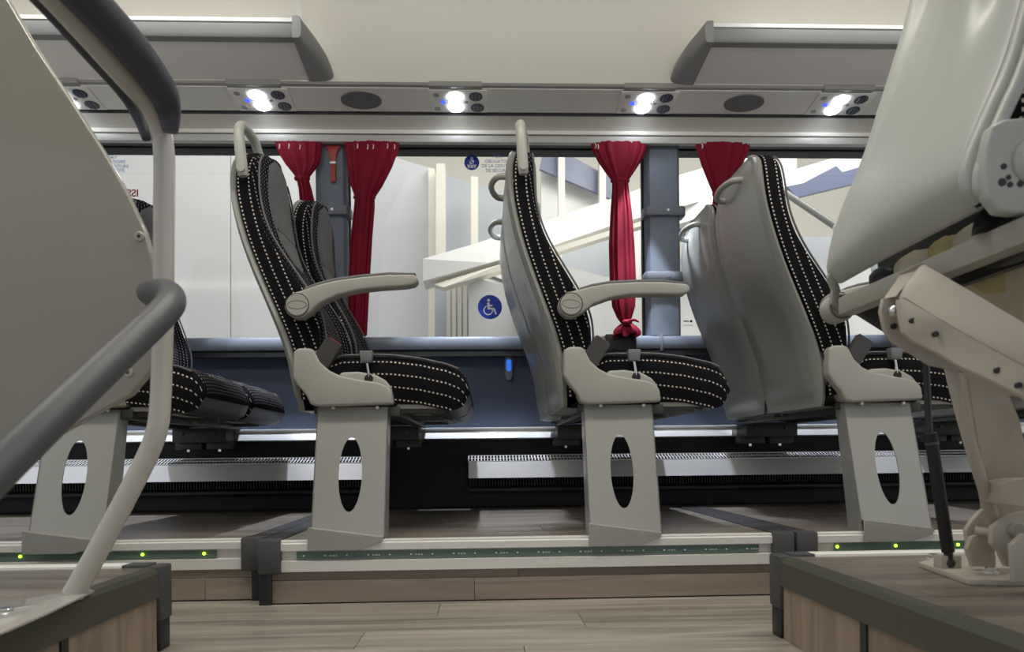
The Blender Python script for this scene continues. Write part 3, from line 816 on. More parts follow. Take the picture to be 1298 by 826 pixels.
    if corner:
        x0 = -.285
        pts = [(x0+.006, -.232, 1.075), (x0+.004, -.233, 1.10), (x0, -.230, 1.17), (x0-.002, -.222, 1.215), (x0, -.198, 1.240), (x0+.008, -.16, 1.236), (x0+.016, -.125, 1.215), (x0+.022, -.10, 1.17)]
        MB().tube([Vector(p)-PIV for p in pts], [.0125, .0165, .0155, .0150, .0145, .0140, .0140, .0140], 14, 5).build('corner_handle', M['handle'], o)
        MB().cyl(Vector((x0+.005, -.246, 1.095))-PIV, Vector((x0+.005, -.251, 1.095))-PIV, .013, 16, b=.001).build('handle_foot', M['handle'], o)
    return o
Tt = [(-.10, .505), (-.04, .535), (.10, .538), (.20, .526), (.28, .508), (.315, .494), (.335, .476), (.345, .452), (.348, .43)]
Bb = [(-.10, .43), (-.04, .42), (.10, .402), (.20, .390), (.25, .379), (.28, .372), (.305, .371), (.33, .385), (.348, .42)]
CW = .218
def make_cushion(parent, yc):
    xs = [-.10, -.07, -.03, .02, .07, .12, .16, .20, .23, .26, .28, .30, .315, .328, .337, .344, .348]
    rows = []; v = 0; pp = None
    for x in xs:
        t, b = interp(Tt, x), interp(Bb, x)
        if pp: v += math.hypot(x-pp[0], t-pp[1])
        pp = (x, t); pts = []; ns = 6; th = t-b
        nose = max(0, (x-.28)/.068); w_ = CW-.02*nose**2
        for k in range(ns+1):
            q = k/ns; zz = b+th*q; bul = .010*math.sin(PI*q)+ (0 if q < .8 else -.012*((q-.8)/.2)**2)
            pts.append((Vector((x, -w_-bul, zz)), (1-q)*th))
        NF = 20
        for k in range(1, NF):
            a = -w_+2*w_*k/NF; q = abs(a)/w_
            pts.append((Vector((x, a, t+.010*(1-q**4)-.018*max(0, 1-(a/(.5*w_))**2)*(1-nose))), None))
        for k in range(ns+1):
            q = 1-k/ns; zz = b+th*q; bul = .010*math.sin(PI*q)+ (0 if q < .8 else -.012*((q-.8)/.2)**2)
            pts.append((Vector((x, w_+bul, zz)), (1-q)*th))
        for k in range(1, 6): pts.append((Vector((x, w_-2*w_*k/6, b)), 0))
        pts.append(pts[0])
        U = []; MI = []; n = len(pts)
        for k in range(n-1):
            A, B = pts[k], pts[k+1]
            if k < ns or ns+NF <= k < 2*ns+NF: U.append(((A[1], x), (B[1], x))); MI.append(0)
            elif k < ns+NF: U.append(((A[0].y, v), (B[0].y, v))); MI.append(1)
            else: U.append(((0, 0), (0, 0))); MI.append(2)
        rows.append(([p[0] for p in pts], U, MI))
    m = loft_fabric(rows)
    o = m.build('seat_cushion', [M['cside'], M['front'], M['dark']], parent, loc=(0, yc, 0), angle=75)
    for s in (-1, 1):
        MB().tube([Vector((x, s*(CW-.001), interp(Tt, x)+.003)) for x in xs[1:13]], .0028, 6, 2).build('piping', M['piping'], o)
    return o
AY, WY = .325, .775   # aisle and window seat centres
def ell(cx, cz, rx, rz, n=28): return [(cx+rx*math.cos(2*PI*i/n), cz+rz*math.sin(2*PI*i/n)) for i in range(n)]
def make_leg(parent):
    H_ = .384; lean = .105; wz = .105; dep = .052
    outer = [(-wz, 0), (wz, 0), (wz, H_), (-wz, H_)]
    bm = bmesh.new(); hole = ell(.0, .185, .034, .108)
    vo = []
    # dense outer loop matched to hole samples for a clean bridge
    n = len(hole); out = []
    for i in range(n):
        a = 2*PI*i/n; c, s = math.cos(a), math.sin(a)
        k = min(wz/abs(c) if abs(c) > 1e-6 else 9, (.192)/abs(s) if abs(s) > 1e-6 else 9)
        out.append((c*k, .192+s*k))
    # snap nearest samples to the four corners
    for cx, cz in ((-wz, 0), (wz, 0), (wz, .384), (-wz, .384)):
        j = min(range(n), key=lambda q: (out[q][0]-cx)**2+(out[q][1]-cz)**2); out[j] = (cx, cz)
    th = .0035
    def yy(z): return .004+lean*z/H_
    F_ = [bm.verts.new((x, yy(z), z)) for x, z in out]; I_ = [bm.verts.new((x, yy(z), z)) for x, z in hole]
    F2 = [bm.verts.new((x, yy(z)+th, z)) for x, z in out]; I2 = [bm.verts.new((x, yy(z)+th, z)) for x, z in hole]
    for i in range(n):
        j = (i+1) % n
        bm.faces.new((F_[i], F_[j], I_[j], I_[i])); bm.faces.new((F2[j], F2[i], I2[i], I2[j]))
        bm.faces.new((I_[i], I_[j], I2[j], I2[i])); bm.faces.new((F_[j], F_[i], F2[i], F2[j]))
    m = MB().bm(bm)
    for s in (-1, 1):   # side flanges
        x0 = s*wz
        m.extrude([(x0, yy(0), 0), (x0, yy(H_), H_), (x0, yy(H_)+dep, H_), (x0, yy(0)+dep+.03, 0)], (-s*th, 0, 0))
    o = m.build('leg', M['leg'], parent)
    # foot skirt folded over the nosing
    m = MB(); m.extrude([(-wz-.004, -.012, -.028), (.035, -.012, -.028), (wz-.01, -.012, -.006), (wz-.004, -.012, .004), (-wz-.004, -.012, .033)], (0, .003, 0), b=.0008, seg=1)
    m.extrude([(-wz-.004, -.012, .033), (wz-.004, -.012, .004), (wz-.004, .008, .006), (-wz-.004, .012, .035)], (0, 0, .003))
    m.build('foot_skirt', M['leg'], o)
    return o
def make_seat(name, label):
    t = empty('double_coach_seat'); tag(t, label, 'seat', 'double coach seats on the far platform')
    make_leg(t)
    b1 = make_backrest(t, AY, 1, True); b2 = make_backrest(t, WY, 1, False)
    make_cushion(t, AY); make_cushion(t, WY)
    # side cover
    cov = [(-.168, .470), (-.165, .547), (-.150, .556), (-.116, .556), (-.104, .548), (-.088, .515), (-.062, .490), (-.03, .474), (.03, .462), (.08, .454), (.108, .443), (.121, .425), (.124, .39), (-.095, .384), (-.117, .390), (-.130, .418), (-.155, .448)]
    m = MB(); m.prism(cov, .072, .135, b=.010, seg=3)
    o = m.build('side_cover', M['cover'], t, angle=50)
    m = MB(); m.prism([(-.05, .458), (-.03, .486), (.02, .488), (.07, .479), (.10, .462), (.118, .44), (.12, .42), (-.02, .43)], .085, .135, b=.008, seg=3)
    m.build('lever_mount', M['cover'], o, angle=50)
    m = MB(); m.cyl((.052, .084, .466), (.052, .09, .466), .013, 14); m.build('lever_slot', M['blackm'], o)
    for x in (-.055, .075): MB().cyl((x, .100, .381), (x, .090, .381), .005, 8).build('bolt', M['alu2'], o)
    # recline lever
    l = MB(); l.extrude([(.030, .074, .513), (.026, .074, .548), (.066, .074, .548), (.061, .074, .513)], (0, .028, 0), b=.004)
    for i, v in enumerate(l.v): pass
    lo = l.build('recline_lever', M['knob'], t)
    MB().tube([(.046, .088, .515), (.050, .088, .49), (.052, .088, .474), (.050, .09, .462)], .0045, 8, 3).build('lever_stalk', M['chrome'], lo)
    # buckle
    bq = MB(); a = math.radians(-31)
    bm = bmesh.new(); bmesh.ops.create_cube(bm, size=1)
    bmesh.ops.bevel(bm, geom=bm.edges[:], offset=.04, segments=2, affect='EDGES')
    RM = Matrix.Translation((-.070, .088, .541)) @ Matrix.Rotation(math.radians(33), 4, 'Y')
    bq.bm(bm, 0, RM @ Matrix.Diagonal((.052, .024, .088, 1)))
    bo = bq.build('seatbelt_buckle', M['buckle'], t)
    bm = bmesh.new(); bmesh.ops.create_cube(bm, size=1)
    MB().bm(bm, 0, RM @ Matrix.Translation((.0, 0, .0435)) @ Matrix.Diagonal((.036, .014, .004, 1))).build('release_button', M['red'], bo, label='red release button')
    bm = bmesh.new(); bmesh.ops.create_cube(bm, size=1)
    MB().bm(bm, 0, RM @ Matrix.Translation((0.002, 0, -.058)) @ Matrix.Diagonal((.028, .008, .05, 1))).build('buckle_stem', M['dark'], bo)
    # armrest
    APV = Vector((-.146, 0, .677))
    arm = [(-.175, .652), (-.184, .672), (-.178, .695), (-.160, .712), (-.135, .719), (-.09, .735), (-.04, .748), (.04, .759), (.12, .766), (.19, .766), (.202, .758), (.203, .746), (.192, .736), (.165, .731), (.10, .727), (.03, .720), (-.03, .706), (-.08, .683), (-.110, .655), (-.135, .640), (-.158, .640)]
    ao = MB().prism([(a-APV.x, b-APV.z) for a, b in arm], .048, .100, b=.009, seg=3).build('armrest', M['cover'], t, angle=50, loc=APV)
    top = [(-.128, .719), (-.09, .733), (-.04, .746), (.04, .757), (.12, .764), (.19, .764), (.196, .770), (.12, .7725), (.04, .766), (-.04, .755), (-.09, .742), (-.125, .728)]
    MB().prism([(a-APV.x, b-APV.z) for a, b in top], .050, .098, b=.002).build('armrest_pad', M['arm_top'], ao, label='dark grey top pad')
    c_ = (0, 0)
    MB().cyl((c_[0], .0495, c_[1]), (c_[0], .0455, c_[1]), .032, 32, b=.002).build('pivot_cap', M['cover'], ao)
    rg = MB().tube([(c_[0]+.0335*math.cos(2*PI*i/32), .0475, c_[1]+.0335*math.sin(2*PI*i/32)) for i in range(33)], .0012, 5, 0); rg.build('cap_ring', M['frame'], ao)
    MB().tube([(c_[0]+.027*math.cos(2*PI*i/24), .0455, c_[1]+.012*math.sin(2*PI*i/24)) for i in range(25)], .0007, 5, 0).build('cap_engraving', M['frame'], ao)
    # frame beams under both cushions
    m = MB(); m.box(-.10, -.06, .11, 1.06, .355, .385, b=.003); m.box(.10, .14, .11, 1.06, .355, .385, b=.003)
    for y_ in (.14, .52, .60, .98): m.box(-.12, .24, y_-.012, y_+.012, .365, .388, b=.002)
    for y_ in (.14, .6): m.extrude([(.12, y_, .392), (.27, y_, .368), (.27, y_, .376), (.12, y_, .408)], (0, .38, 0))
    m.build('under_frame', M['frame'], t)
    m = MB(); m.box(.13, .26, .115, .53, .378, .392, b=.003); m.box(.13, .26, .585, 1.0, .378, .392, b=.003); m.build('cushion_pan', M['cover'], t)
    # wall mount
    m = MB(); m.box(-.10, .12, .93, 1.05, .30, .36, b=.004); m.box(-.11, .0, .98, 1.045, .272, .302, b=.003); m.box(.02, .125, .98, 1.045, .272, .302, b=.003)
    wo = m.build('wall_mount', M['frame'], t)
    for x in (-.06, .07):
        MB().cyl((x, 1.0, .272), (x, 1.0, .262), .008, 8).build('bolt', M['chrome'], wo)
        MB().cyl((x, .93, .335), (x, .922, .335), .007, 8).build('bolt', M['steel'], wo)
    return t, b1, b2
SX = [-1.19, -.393, .404, 1.205, 2.005]
seat0, _, _ = make_seat('s', 'double coach seat at the far left partly hidden behind the pale partition panel')
labs = [None, 'double coach seat facing right with its armrest, left of the middle window',
        'double coach seat in the middle seen side on in front of the knotted curtain',
        'double coach seat seen from behind with pale shells, right of the wide pillar',
        'double coach seat at the far right mostly hidden by the near folding seat']
seat0.location = (SX[0], FY+.02, PZ)
for i in range(1, 5):
    s = copy_tree(seat0); s.location = (SX[i], FY, PZ); s['label'] = labs[i]
    bk = [c for c in s.children if c.name.startswith('backrest')]
    for b in bk:
        if i == 1: b.rotation_euler.y = -.05 if b.location.y < .5 else .025
        if i == 3: b.rotation_euler.y = -.038; b.location.x -= .004
    if i >= 2:
        for b in s.children:
            if b.name.startswith('armrest'): b.rotation_euler.y = .085
    if i == 0 or i >= 3:
        for b in bk:
            for c in list(b.children):
                if c.name.startswith('corner_handle') or c.name.startswith('handle_foot'): bpy.data.objects.remove(c)

for c in seat0.children:
    if c.name.startswith('backrest') and c.location.y > .5: c.rotation_euler.y = .2
# ------------------------------------------------------------------ near stairwell boxes
def near_box(label, side, xe, ye, post_px):
    t = empty('stair_platform'); tag(t, label, 'platform', 'near platforms either side of the stairwell')
    s = side; xo = xe+s*1.9; yb = .15; zt = PZ
    def bx(p_, q_, *r, **k):
        return MB().box(min(p_, q_), max(p_, q_), *r, **k)
    bx(xe+s*.02, xo, yb, ye-.02, 0.0, zt-.006).build('platform_core', M['blackm'], t)
    # top planks run along x
    y_ = ye-.03; i = 0
    while y_ > yb+.02:
        y0 = max(yb, y_-.15)
        x = .03 + ((i*.53) % 1.0)*.8
        cuts = [.028, x, x+1.0, 1.9]
        for a, b in zip(cuts, cuts[1:]):
            if b > a and a < 1.9:
                bx(xe+s*(a+.0005), xe+s*(min(b, 1.9)-.0005), y0+.0005, y_-.0005, zt-.006, zt, b=.0005, seg=1).build('plank', M['plankd'], t)
        y_ = y0; i += 1
    # dark rubber edge rail along the stairwell
    m = MB(); X = lambda d: xe+s*d
    m.extrude([(X(.0), yb, zt-.062), (X(.002), yb, zt-.010), (X(.010), yb, zt-.001), (X(.030), yb, zt+.002), (X(.034), yb, zt-.004), (X(.03), yb, zt-.062)], (0, ye-.02-yb, 0)); m.build('edge_rail', M['olive'], t)
    bx(X(-.002), X(.03), ye-.055, ye+.004, zt-.115, zt+.004, b=.005).build('corner_cap', M['endcap'], t)
    bx(X(.002), X(.028), ye-.05, ye-.0, 0, zt-.112, b=.003).build('corner_post', M['dark'], t)
    # aisle side nosing
    bx(X(.085), xo, ye-.045, ye+.0, zt-.028, zt+.006, b=.002).build('nosing_lip', M['lipw'], t)
    bx(X(.03), X(.085), ye-.045, ye+.0, zt-.028, zt+.0065, b=.002).build('nosing_end', M['endcap'], t)
    bx(X(.03), xo, ye-.028, ye-.012, .005, zt-.03).build('aisle_face', M['plankr'], t)
    # upright planks on the stairwell face with one dark joint strip
    q = ye-.055; i = 0; W = [.33, .02, .34, .34, .34]
    for wv in W:
        q1 = q-wv
        if q1 < yb: q1 = yb
        if q-q1 < .005: break
        if wv == .02: bx(X(.003), X(.02), q1, q, .0, zt-.054).build('joint_strip', M['dark'], t)
        else: bx(X(.006), X(.02), q1+.001, q-.001, .0, zt-.054, b=.001, seg=1).build('side_plank', M['planky'], t)
        q = q1
    return t
near_box('near wood topped platform at the lower right carrying the folding seat', 1, .655, 1.615, None)
near_box('near wood topped platform at the lower left carrying the handrail pole', -1, -.705, 1.615, None)

# ------------------------------------------------------------------ near left: pole, padding, partition, handrail
pl = empty('handrail_pole', tuple(at(95, 748, 1.29))); tag(pl, 'pale bent handrail pole rising from the near left platform with dark padding at its top', 'pole')
off = Vector(pl.location)
def W2(pts, o): return [Vector(p)-o for p in pts]
pp = [at(92, 752, 1.27), at(120, 705, 1.28), at(160, 630, 1.30), at(188, 575, 1.315), at(199, 545, 1.32), at(203, 515, 1.325), at(205, 470, 1.33), at(207, 380, 1.33), at(208, 250, 1.33), at(208, 195, 1.33), at(204, 168, 1.325), at(190, 135, 1.29), at(150, 88, 1.18), at(72, 0, 1.0), at(-60, -140, .8)]
pp[0] = Vector((pp[0].x, pp[0].y, PZ+.001))
MB().tube(W2(pp, off), .0183, 20, 6).build('pole_tube', M['pole'], pl)
rp = [at(216, 168, 1.30), at(214, 140, 1.29), at(204, 112, 1.25), at(168, 62, 1.14), at(106, -5, 1.0), at(-10, -125, .82)]
MB().tube(W2(rp, off), [.012, .0205, .026, .0275, .0275, .0275], 18, 6).build('padding', M['pad'], pl, label='dark grey foam padding sleeve')
rp = [at(186, 176, 1.33), at(177, 150, 1.33), at(160, 120, 1.30), at(120, 74, 1.19), at(48, -5, 1.03), at(-70, -120, .86)]
MB().tube(W2(rp, off), [.008, .0115, .013, .0135, .0135, .0135], 14, 6).build('padding', M['pad'], pl, label='dark grey foam padding sleeve')
pts = []
for a, b in ((-60, 800), (-30, 768), (40, 756), (108, 744), (120, 747), (60, 775), (0, 800)):
    Y = (CAMZ-PZ)*F_PX/(b-(PY-.011*(a-PX))); q = at(a, b, Y); pts.append(Vector((q.x, q.y, PZ+.0005))-off)
bpl = MB().extrude(pts, (0, 0, .004), b=.001).build('base_plate', M['pole'], pl)
Y = (CAMZ-PZ)*F_PX/(772-(PY-.011*(8-PX))); q = at(8, 772, Y); c = Vector((q.x, q.y, PZ+.0045))-off
MB().cyl(c, c+Vector((0, 0, .004)), .010, 14, b=.001).build('bolt', M['chrome'], bpl)
# partition panel
YP = 1.375
out = [(-140, -180), (-40, -90), (5, -8), (45, 60), (85, 120), (130, 190), (160, 243), (183, 292), (194, 335), (198, 380), (197, 430), (190, 470), (165, 500), (128, 520), (78, 548), (20, 580), (-60, 620), (-200, 660), (-330, 640), (-380, 400), (-380, -180)]
pn = empty('partition_panel', tuple(at(60, 560, YP))); off = Vector(pn.location)
tag(pn, 'large pale grey beige partition panel filling the left edge behind the pole', 'panel')
ang = .10   # leaves turn slightly towards the stairwell
pts = []
for a, b in out:
    p = at(a, b, YP); pts.append(p)
MB().extrude([p-off for p in pts], (0, .022, 0), b=.004, seg=3).build('panel_sheet', M['panel'], pn, angle=30)
for a, b in ((177, 300), (163, 472)):
    p = at(a, b, YP); o = MB().cyl(p-off, p-off+Vector((0, -.004, 0)), .0095, 18, b=.0015).build('screw', M['beige'], pn)
    MB().cyl(p-off+Vector((0, -.004, 0)), p-off+Vector((0, -.0046, 0)), .0035, 6).build('socket', M['dark'], o)
# lower handrail
hr = empty('handrail', tuple(at(185, 375, 1.30))); off = Vector(hr.location); tag(hr, 'thick dark grey diagonal handrail crossing in front of the partition', 'handrail')
hp = [at(-160, 735, .62), at(-60, 650, .72), at(60, 535, .84), at(150, 450, .96), at(200, 403, 1.04), at(216, 384, 1.08), at(213, 372, 1.13), at(196, 370, 1.22), at(190, 371, 1.30)]
MB().tube(W2(hp, off), [.0215]*6+[.021, .021, .022], 22, 7).build('rail_tube', M['rail'], hr)
fp = [(181, 360), (207, 360), (212, 372), (205, 388), (190, 398), (184, 392), (180, 370)]
MB().extrude([at(a, b, 1.285)-off for a, b in fp], (0, .035, 0), b=.006, seg=3).build('mounting_flange', M['rail'], hr)

# ------------------------------------------------------------------ near right: folded seat on its bracket
ns = empty('folding_seat', (1.0, 1.3, PZ)); off = Vector(ns.location)
tag(ns, 'large pale folding seat seen from behind on a beige steel bracket at the right', 'seat')
# back shell: left column at far side Y~1.45, right column near side
Lc = [(1185, -170), (1172, -80), (1161, -2), (1150, 35), (1135, 78), (1118, 130), (1103, 178), (1088, 220), (1070, 262), (1058, 298), (1052, 325), (1051, 343), (1060, 357)]
Rc = [(1330, -170), (1316, -80), (1298, -2), (1290, 28), (1281, 60), (1268, 96), (1254, 126), (1241, 155), (1230, 180), (1221, 205), (1218, 222), (1221, 238), (1236, 262)]
rows = []
NC = 30
for i, (l, r_) in enumerate(zip(Lc, Rc)):
    row = []
    for j in range(NC+1):
        t = j/NC; Y = 1.46*(1-t)+1.0*t
        A = at(*l, 1.46); B = at(*r_, 1.0)
        p = A*(1-t)+B*t
        vert = i/(len(Lc)-1)
        up = max(0, 1-vert/.55)
        bul = .032*math.sin(PI*t)**.8*(1-.85*vert**2)
        # side wing crease near the far edge, stronger towards the top
        crease = min(1, up*1.4)*((.012*t/.10 if t < .10 else .012-.042*min(1, (t-.10)/.06)) if t < .16 else -.030*max(0, 1-(t-.16)/.4))
        pocket = -.04*math.exp(-((t-.82)/.06)**2)*max(0, 1-abs(vert-.12)/.22)
        row.append(Vector((p.x-bul+crease*-1+(-pocket), p.y, p.z)))
    rows.append(row)
bot = [p+Vector((.010, 0, -.003)) for p in rows[-1]]; bot2 = [p+Vector((.016, 0, .006)) for p in rows[-1]]
m = MB(); m.grid([[p-off for p in r_] for r_ in rows+[bot, bot2]])
sh = m.build('back_shell', M['nshell'], ns, angle=60, fix=False)
so = sh.modifiers.new('thick', 'SOLIDIFY'); so.thickness = .004; so.offset = -1
sb = sh.modifiers.new('soft', 'SUBSURF'); sb.levels = 1; sb.render_levels = 2
# rim mouldings along the near edge
rim1 = [at(a+9, b+3, .985) for a, b in Rc[:-1]]+[at(1242, 252, .985)]
MB().tube([p-off for p in rim1], .0125, 10, 4).build('rim_moulding', M['nshell'], sh)
rim2 = [at(a+24, b+6, .965) for a, b in Rc[:-1]]+[at(1262, 255, .965)]
MB().tube([p-off for p in rim2], .010, 10, 4).build('rim_moulding', M['nshell'], sh)
# far edge bead
MB().tube([at(a+1, b, 1.468)-off for a, b in Lc], .006, 8, 4).build('rim_moulding', M['nshell'], sh)
# bead closing the lower end of the rim
# fabric side behind the rim
fb = [(1345, -170), (1335, -60), (1318, 20), (1296, 70), (1284, 100), (1271, 132), (1269, 150), (1280, 156), (1296, 150), (1330, 150), (1420, 40), (1440, -170)]
m = MB(); m.extrude([at(a, b, .97)-off for a, b in fb], (0, .10, 0), b=.01)
uv = []
for f in m.f: uv.append([(m.v[k][0]*.8+m.v[k][1], m.v[k][2]) for k in f])
m.uv = uv
m.build('backrest_cushion', M['side'], ns)
# pivot plate
pvt = [(1258, 158), (1275, 150), (1300, 148), (1380, 140), (1390, 260), (1330, 268), (1290, 270), (1268, 268), (1254, 250), (1250, 225), (1250, 190)]
po = MB().extrude([at(a, b, .945)-off for a, b in pvt], (0, .022, 0), b=.005, seg=3).build('pivot_plate', M['nshell'], ns)
for a, b, rr_ in ((1272, 211, .0042), (1270, 231, .0055), (1280, 234, .004), (1293, 233, .0045), (1278, 225, .0035)):
    p = at(a, b, .945)-off; MB().cyl(p, p+Vector((0, -.0015, 0)), rr_, 12).build('screw', M['stdark'], po)
p = at(1312, 205, .945)-off; MB().ball(p, .034, sc=(1, .5, 1)).build('pivot_boss', M['nshell'], po)
# recess between shell and rail
dk = [(1232, 291), (1236, 275), (1250, 262), (1268, 262), (1284, 274), (1262, 284)]
MB().extrude([at(a, b, 1.0)-off for a, b in dk], (.02, .03, 0)).build('hinge_cover', M['dark'], ns)
# square frame rail running to the window
Xr = at(1062, 376, 1.44).x; zr_ = at(1066, 377, 1.44).z
fr_ = MB().box(Xr, Xr+.034, .55, 1.44, .698, .735, b=.003)
fr_.v = [tuple(Vector(v)-off) for v in fr_.v]; fr_.build('frame_rail', M['beige2'], ns)
# end plate and far pivot
ep = [(1052, 345), (1062, 356), (1066, 368), (1061, 382), (1075, 388), (1092, 394), (1093, 399), (1070, 395), (1054, 384), (1056, 366), (1050, 352)]
MB().extrude([at(a, b, 1.455)-off for a, b in ep], (0, .012, 0), b=.001).build('end_plate', M['beige2'], ns)
p = at(1067, 389, 1.47)
o = MB().cyl(p-off, p-off+Vector((0, .04, 0)), .030, 28, b=.003).build('pivot_disc', M['cover'], ns)
MB().tube([p-off+Vector((.023*math.cos(2*PI*i/24), -.001, .023*math.sin(2*PI*i/24))) for i in range(25)], .001, 5, 0).build('ring', M['frame'], o)
# folded cushion underside: dark pan, foams, second rail
m = MB(); m.extrude([at(1072, 384, 1.44)-off, at(1092, 397, 1.44)-off, at(1160, 440, 1.42)-off, at(1190, 455, 1.42)-off, at(1190, 440, 1.42)-off, at(1120, 384, 1.42)-off], (.0, .02, 0)); m.build('pan_edge', M['dark'], ns)
def lump(name, c, r_, sc, m_, rot=0, label=None):
    bm = bmesh.new(); bmesh.ops.create_icosphere(bm, subdivisions=3, radius=r_)
    for v in bm.verts: v.co *= 1+.10*math.sin(9*v.co.x/r_+3*v.co.z/r_)*math.sin(4*v.co.y/r_)
    MB().bm(bm, 0, Matrix.Translation(Vector(c)-off) @ Matrix.Rotation(rot, 4, 'Z') @ Matrix.Diagonal((*sc, 1))).build(name, m_, ns, label=label, angle=80)
for (y_, ry, m_, lb) in ((1.26, 1.9, 'foam', 'cream foam block'), (1.17, 1.3, 'foamy', 'yellow foam block'), (1.09, 2.1, 'foam', 'cream foam block'), (1.36, 1.2, 'dark', None)):
    lump('foam', (Xr+.052, y_, .752), .028, (.9, ry, .95), M[m_], label=lb)
MB().box(Xr+.085-off.x, Xr+.10-off.x, .9-off.y, 1.44-off.y, .70-off.z, .90-off.z).build('pan_back', M['dark'], ns)
# cushion folded down behind the rail: cream pad with yellow strip, seen from below
m = MB(); A = [at(1172, 345, 1.3), at(1240, 318, 1.12), at(1298, 292, 1.0), at(1400, 250, .85), at(1480, 420, .85), at(1330, 470, 1.0), at(1250, 400, 1.15), at(1205, 372, 1.25)]
m.extrude([p+Vector((.05, .03, 0))-off for p in A], (.05, .06, .02), b=.012, seg=3); m.build('cushion_foam', M['foam'], ns, label='cream foam underside')
m = MB(); A = [at(1196, 342, 1.2), at(1238, 322, 1.15), at(1262, 336, 1.1), at(1290, 352, 1.08), at(1262, 366, 1.12), at(1232, 368, 1.16)]
m.extrude([p+Vector((.04, .03, 0))-off for p in A], (.02, .03, .01), b=.004); m.build('foam_strip', M['foamy'], ns, label='yellow foam strip')
m = MB(); A = [at(1230, 318, 1.1), at(1268, 300, 1.0), at(1298, 288, .96), at(1310, 318, .96), at(1292, 326, .98), at(1262, 332, 1.02)]
m.extrude([p+Vector((.02, .03, 0))-off for p in A], (.0, .012, 0), b=.002); bo = m.build('hinge_bracket', M['steel'], ns)
p = at(1250, 322, 1.02); MB().cyl(p-off, p-off+Vector((0, .012, 0)), .0055, 8).build('bolt', M['steel'], bo)
# box section arm
KY = .9   # the arm stands nearer than the frame rail
def pz(l, Y0): return [at(a, b, c*KY)-off for a, b, c in l]
top = [(1171, 334, 1.24), (1200, 350, 1.20), (1298, 408, 1.08), (1420, 480, .96), (1420, 560, .96), (1298, 466, 1.07), (1200, 410, 1.18), (1144, 377, 1.235), (1152, 357, 1.24)]
arm_ = MB().extrude(pz(top, 0), (.0, .012, 0), b=.002).build('bracket_arm', M['beige'], ns)
low = [(1139, 379, 1.225), (1146, 378, 1.225), (1200, 409, 1.17), (1298, 464, 1.06), (1420, 552, .95), (1420, 600, .95), (1298, 502, 1.06), (1258, 482, 1.10), (1214, 462, 1.155), (1190, 447, 1.185), (1158, 432, 1.215), (1146, 421, 1.22), (1142, 404, 1.225)]
fo = MB().extrude(pz(low, 0), (0, .010, 0), b=.0015).build('arm_flange', M['beige'], arm_)
for a, b, c in ((1157.5, 406, 1.212), (1187, 423, 1.182), (1266, 469, 1.095), (1293, 488, 1.062)):
    p = at(a, b, c*KY-.003)-off; MB().cyl(p, p+Vector((0, .006, 0)), .0043, 14).build('hole', M['stdark'], fo)
bk_ = [(1120, 378), (1129, 375), (1139, 381), (1140, 408), (1150, 425), (1180, 440), (1215, 462), (1236, 474), (1180, 462), (1132, 432), (1122, 418), (1117, 394)]
MB().extrude(pz([(a, b, 1.285) for a, b in bk_], 0), (0, .01, 0), b=.001).build('back_flange', M['beige'], arm_)
# channel mouth walls
m = MB(); m.extrude(pz([(1122, 378, 1.29), (1136, 375, 1.26), (1166, 334, 1.27), (1143, 348, 1.30)], 0), (0, .006, 0)); m.extrude(pz([(1142, 346, 1.30), (1146, 348, 1.30), (1173, 336, 1.24), (1169, 333, 1.24)], 0), (0, .004, 0)); m.build('channel_wall', M['beige'], arm_)
p = at(1133, 394, 1.255*KY)-off; MB().ball(p, .0095).build('bolt', M['chrome'], arm_)
p = at(1134, 413, 1.28*KY)-off; MB().cyl(p, p+Vector((0, .006, 0)), .005, 12).build('hole', M['stdark'], arm_)
# lower arm
KY = .95
la = [(1222, 466, 1.24), (1262, 480, 1.22), (1280, 498, 1.2), (1292, 532, 1.2), (1304, 580, 1.26), (1310, 640, 1.33), (1300, 684, 1.37), (1258, 684, 1.37), (1246, 600, 1.28)]
lo_ = MB().extrude(pz(la, 0), (0, .02, 0), b=.003).build('lower_arm', M['beige'], ns)
MB().tube(pz([(1204, 462, 1.23), (1218, 520, 1.22), (1238, 590, 1.24), (1254, 640, 1.28), (1263, 668, 1.32)], 0), [.0095]*5, 12, 4).build('brace_tube', M['beige'], ns)
KY = .93
rag = [(1218, 463, 1.19), (1240, 470, 1.17), (1262, 482, 1.14), (1290, 496, 1.10), (1330, 520, 1.04), (1330, 545, 1.04), (1298, 503, 1.09), (1276, 500, 1.12), (1262, 497, 1.14), (1246, 483, 1.16), (1232, 480, 1.18)]
MB().extrude(pz(rag, 0), (0, .006, 0)).build('weld_edge', M['beige'], ns)
KY = 1.0
MB().extrude(pz([(1268, 612, 1.16), (1300, 606, 1.13), (1380, 606, 1.1), (1380, 642, 1.1), (1300, 642, 1.13), (1272, 640, 1.16)], 0), (0, .05, 0), b=.003).build('cross_tube', M['beige'], ns)
# pivot lugs over the base plate
KY = 1.0
def lug(pts, Y, d=.012): MB().extrude(pz([(a, b, Y) for a, b in pts], 0), (0, d, 0), b=.002).build('pivot_lug', M['beige'], ns)
lug([(1225, 672), (1232, 660), (1248, 644), (1253, 648), (1252, 690), (1244, 700), (1228, 692)], 1.27)
lug([(1232, 680), (1246, 676), (1262, 684), (1262, 720), (1234, 716), (1226, 696)], 1.25)
lug([(1258, 668), (1278, 652), (1296, 648), (1330, 648), (1330, 720), (1276, 718), (1268, 700), (1258, 690)], 1.2)
lug([(1283, 690), (1298, 676), (1340, 680), (1340, 740), (1286, 738)], 1.14)
MB().cyl(*pz([(1236, 672, 1.24), (1262, 676, 1.22)], 0), .008, 12).build('pivot_pin', M['beige'], ns)
p = at(1292, 672, 1.19)-off; MB().cyl(p, p+Vector((0, .02, 0)), .014, 16, b=.002).build('pivot_nut', M['beige2'], ns)
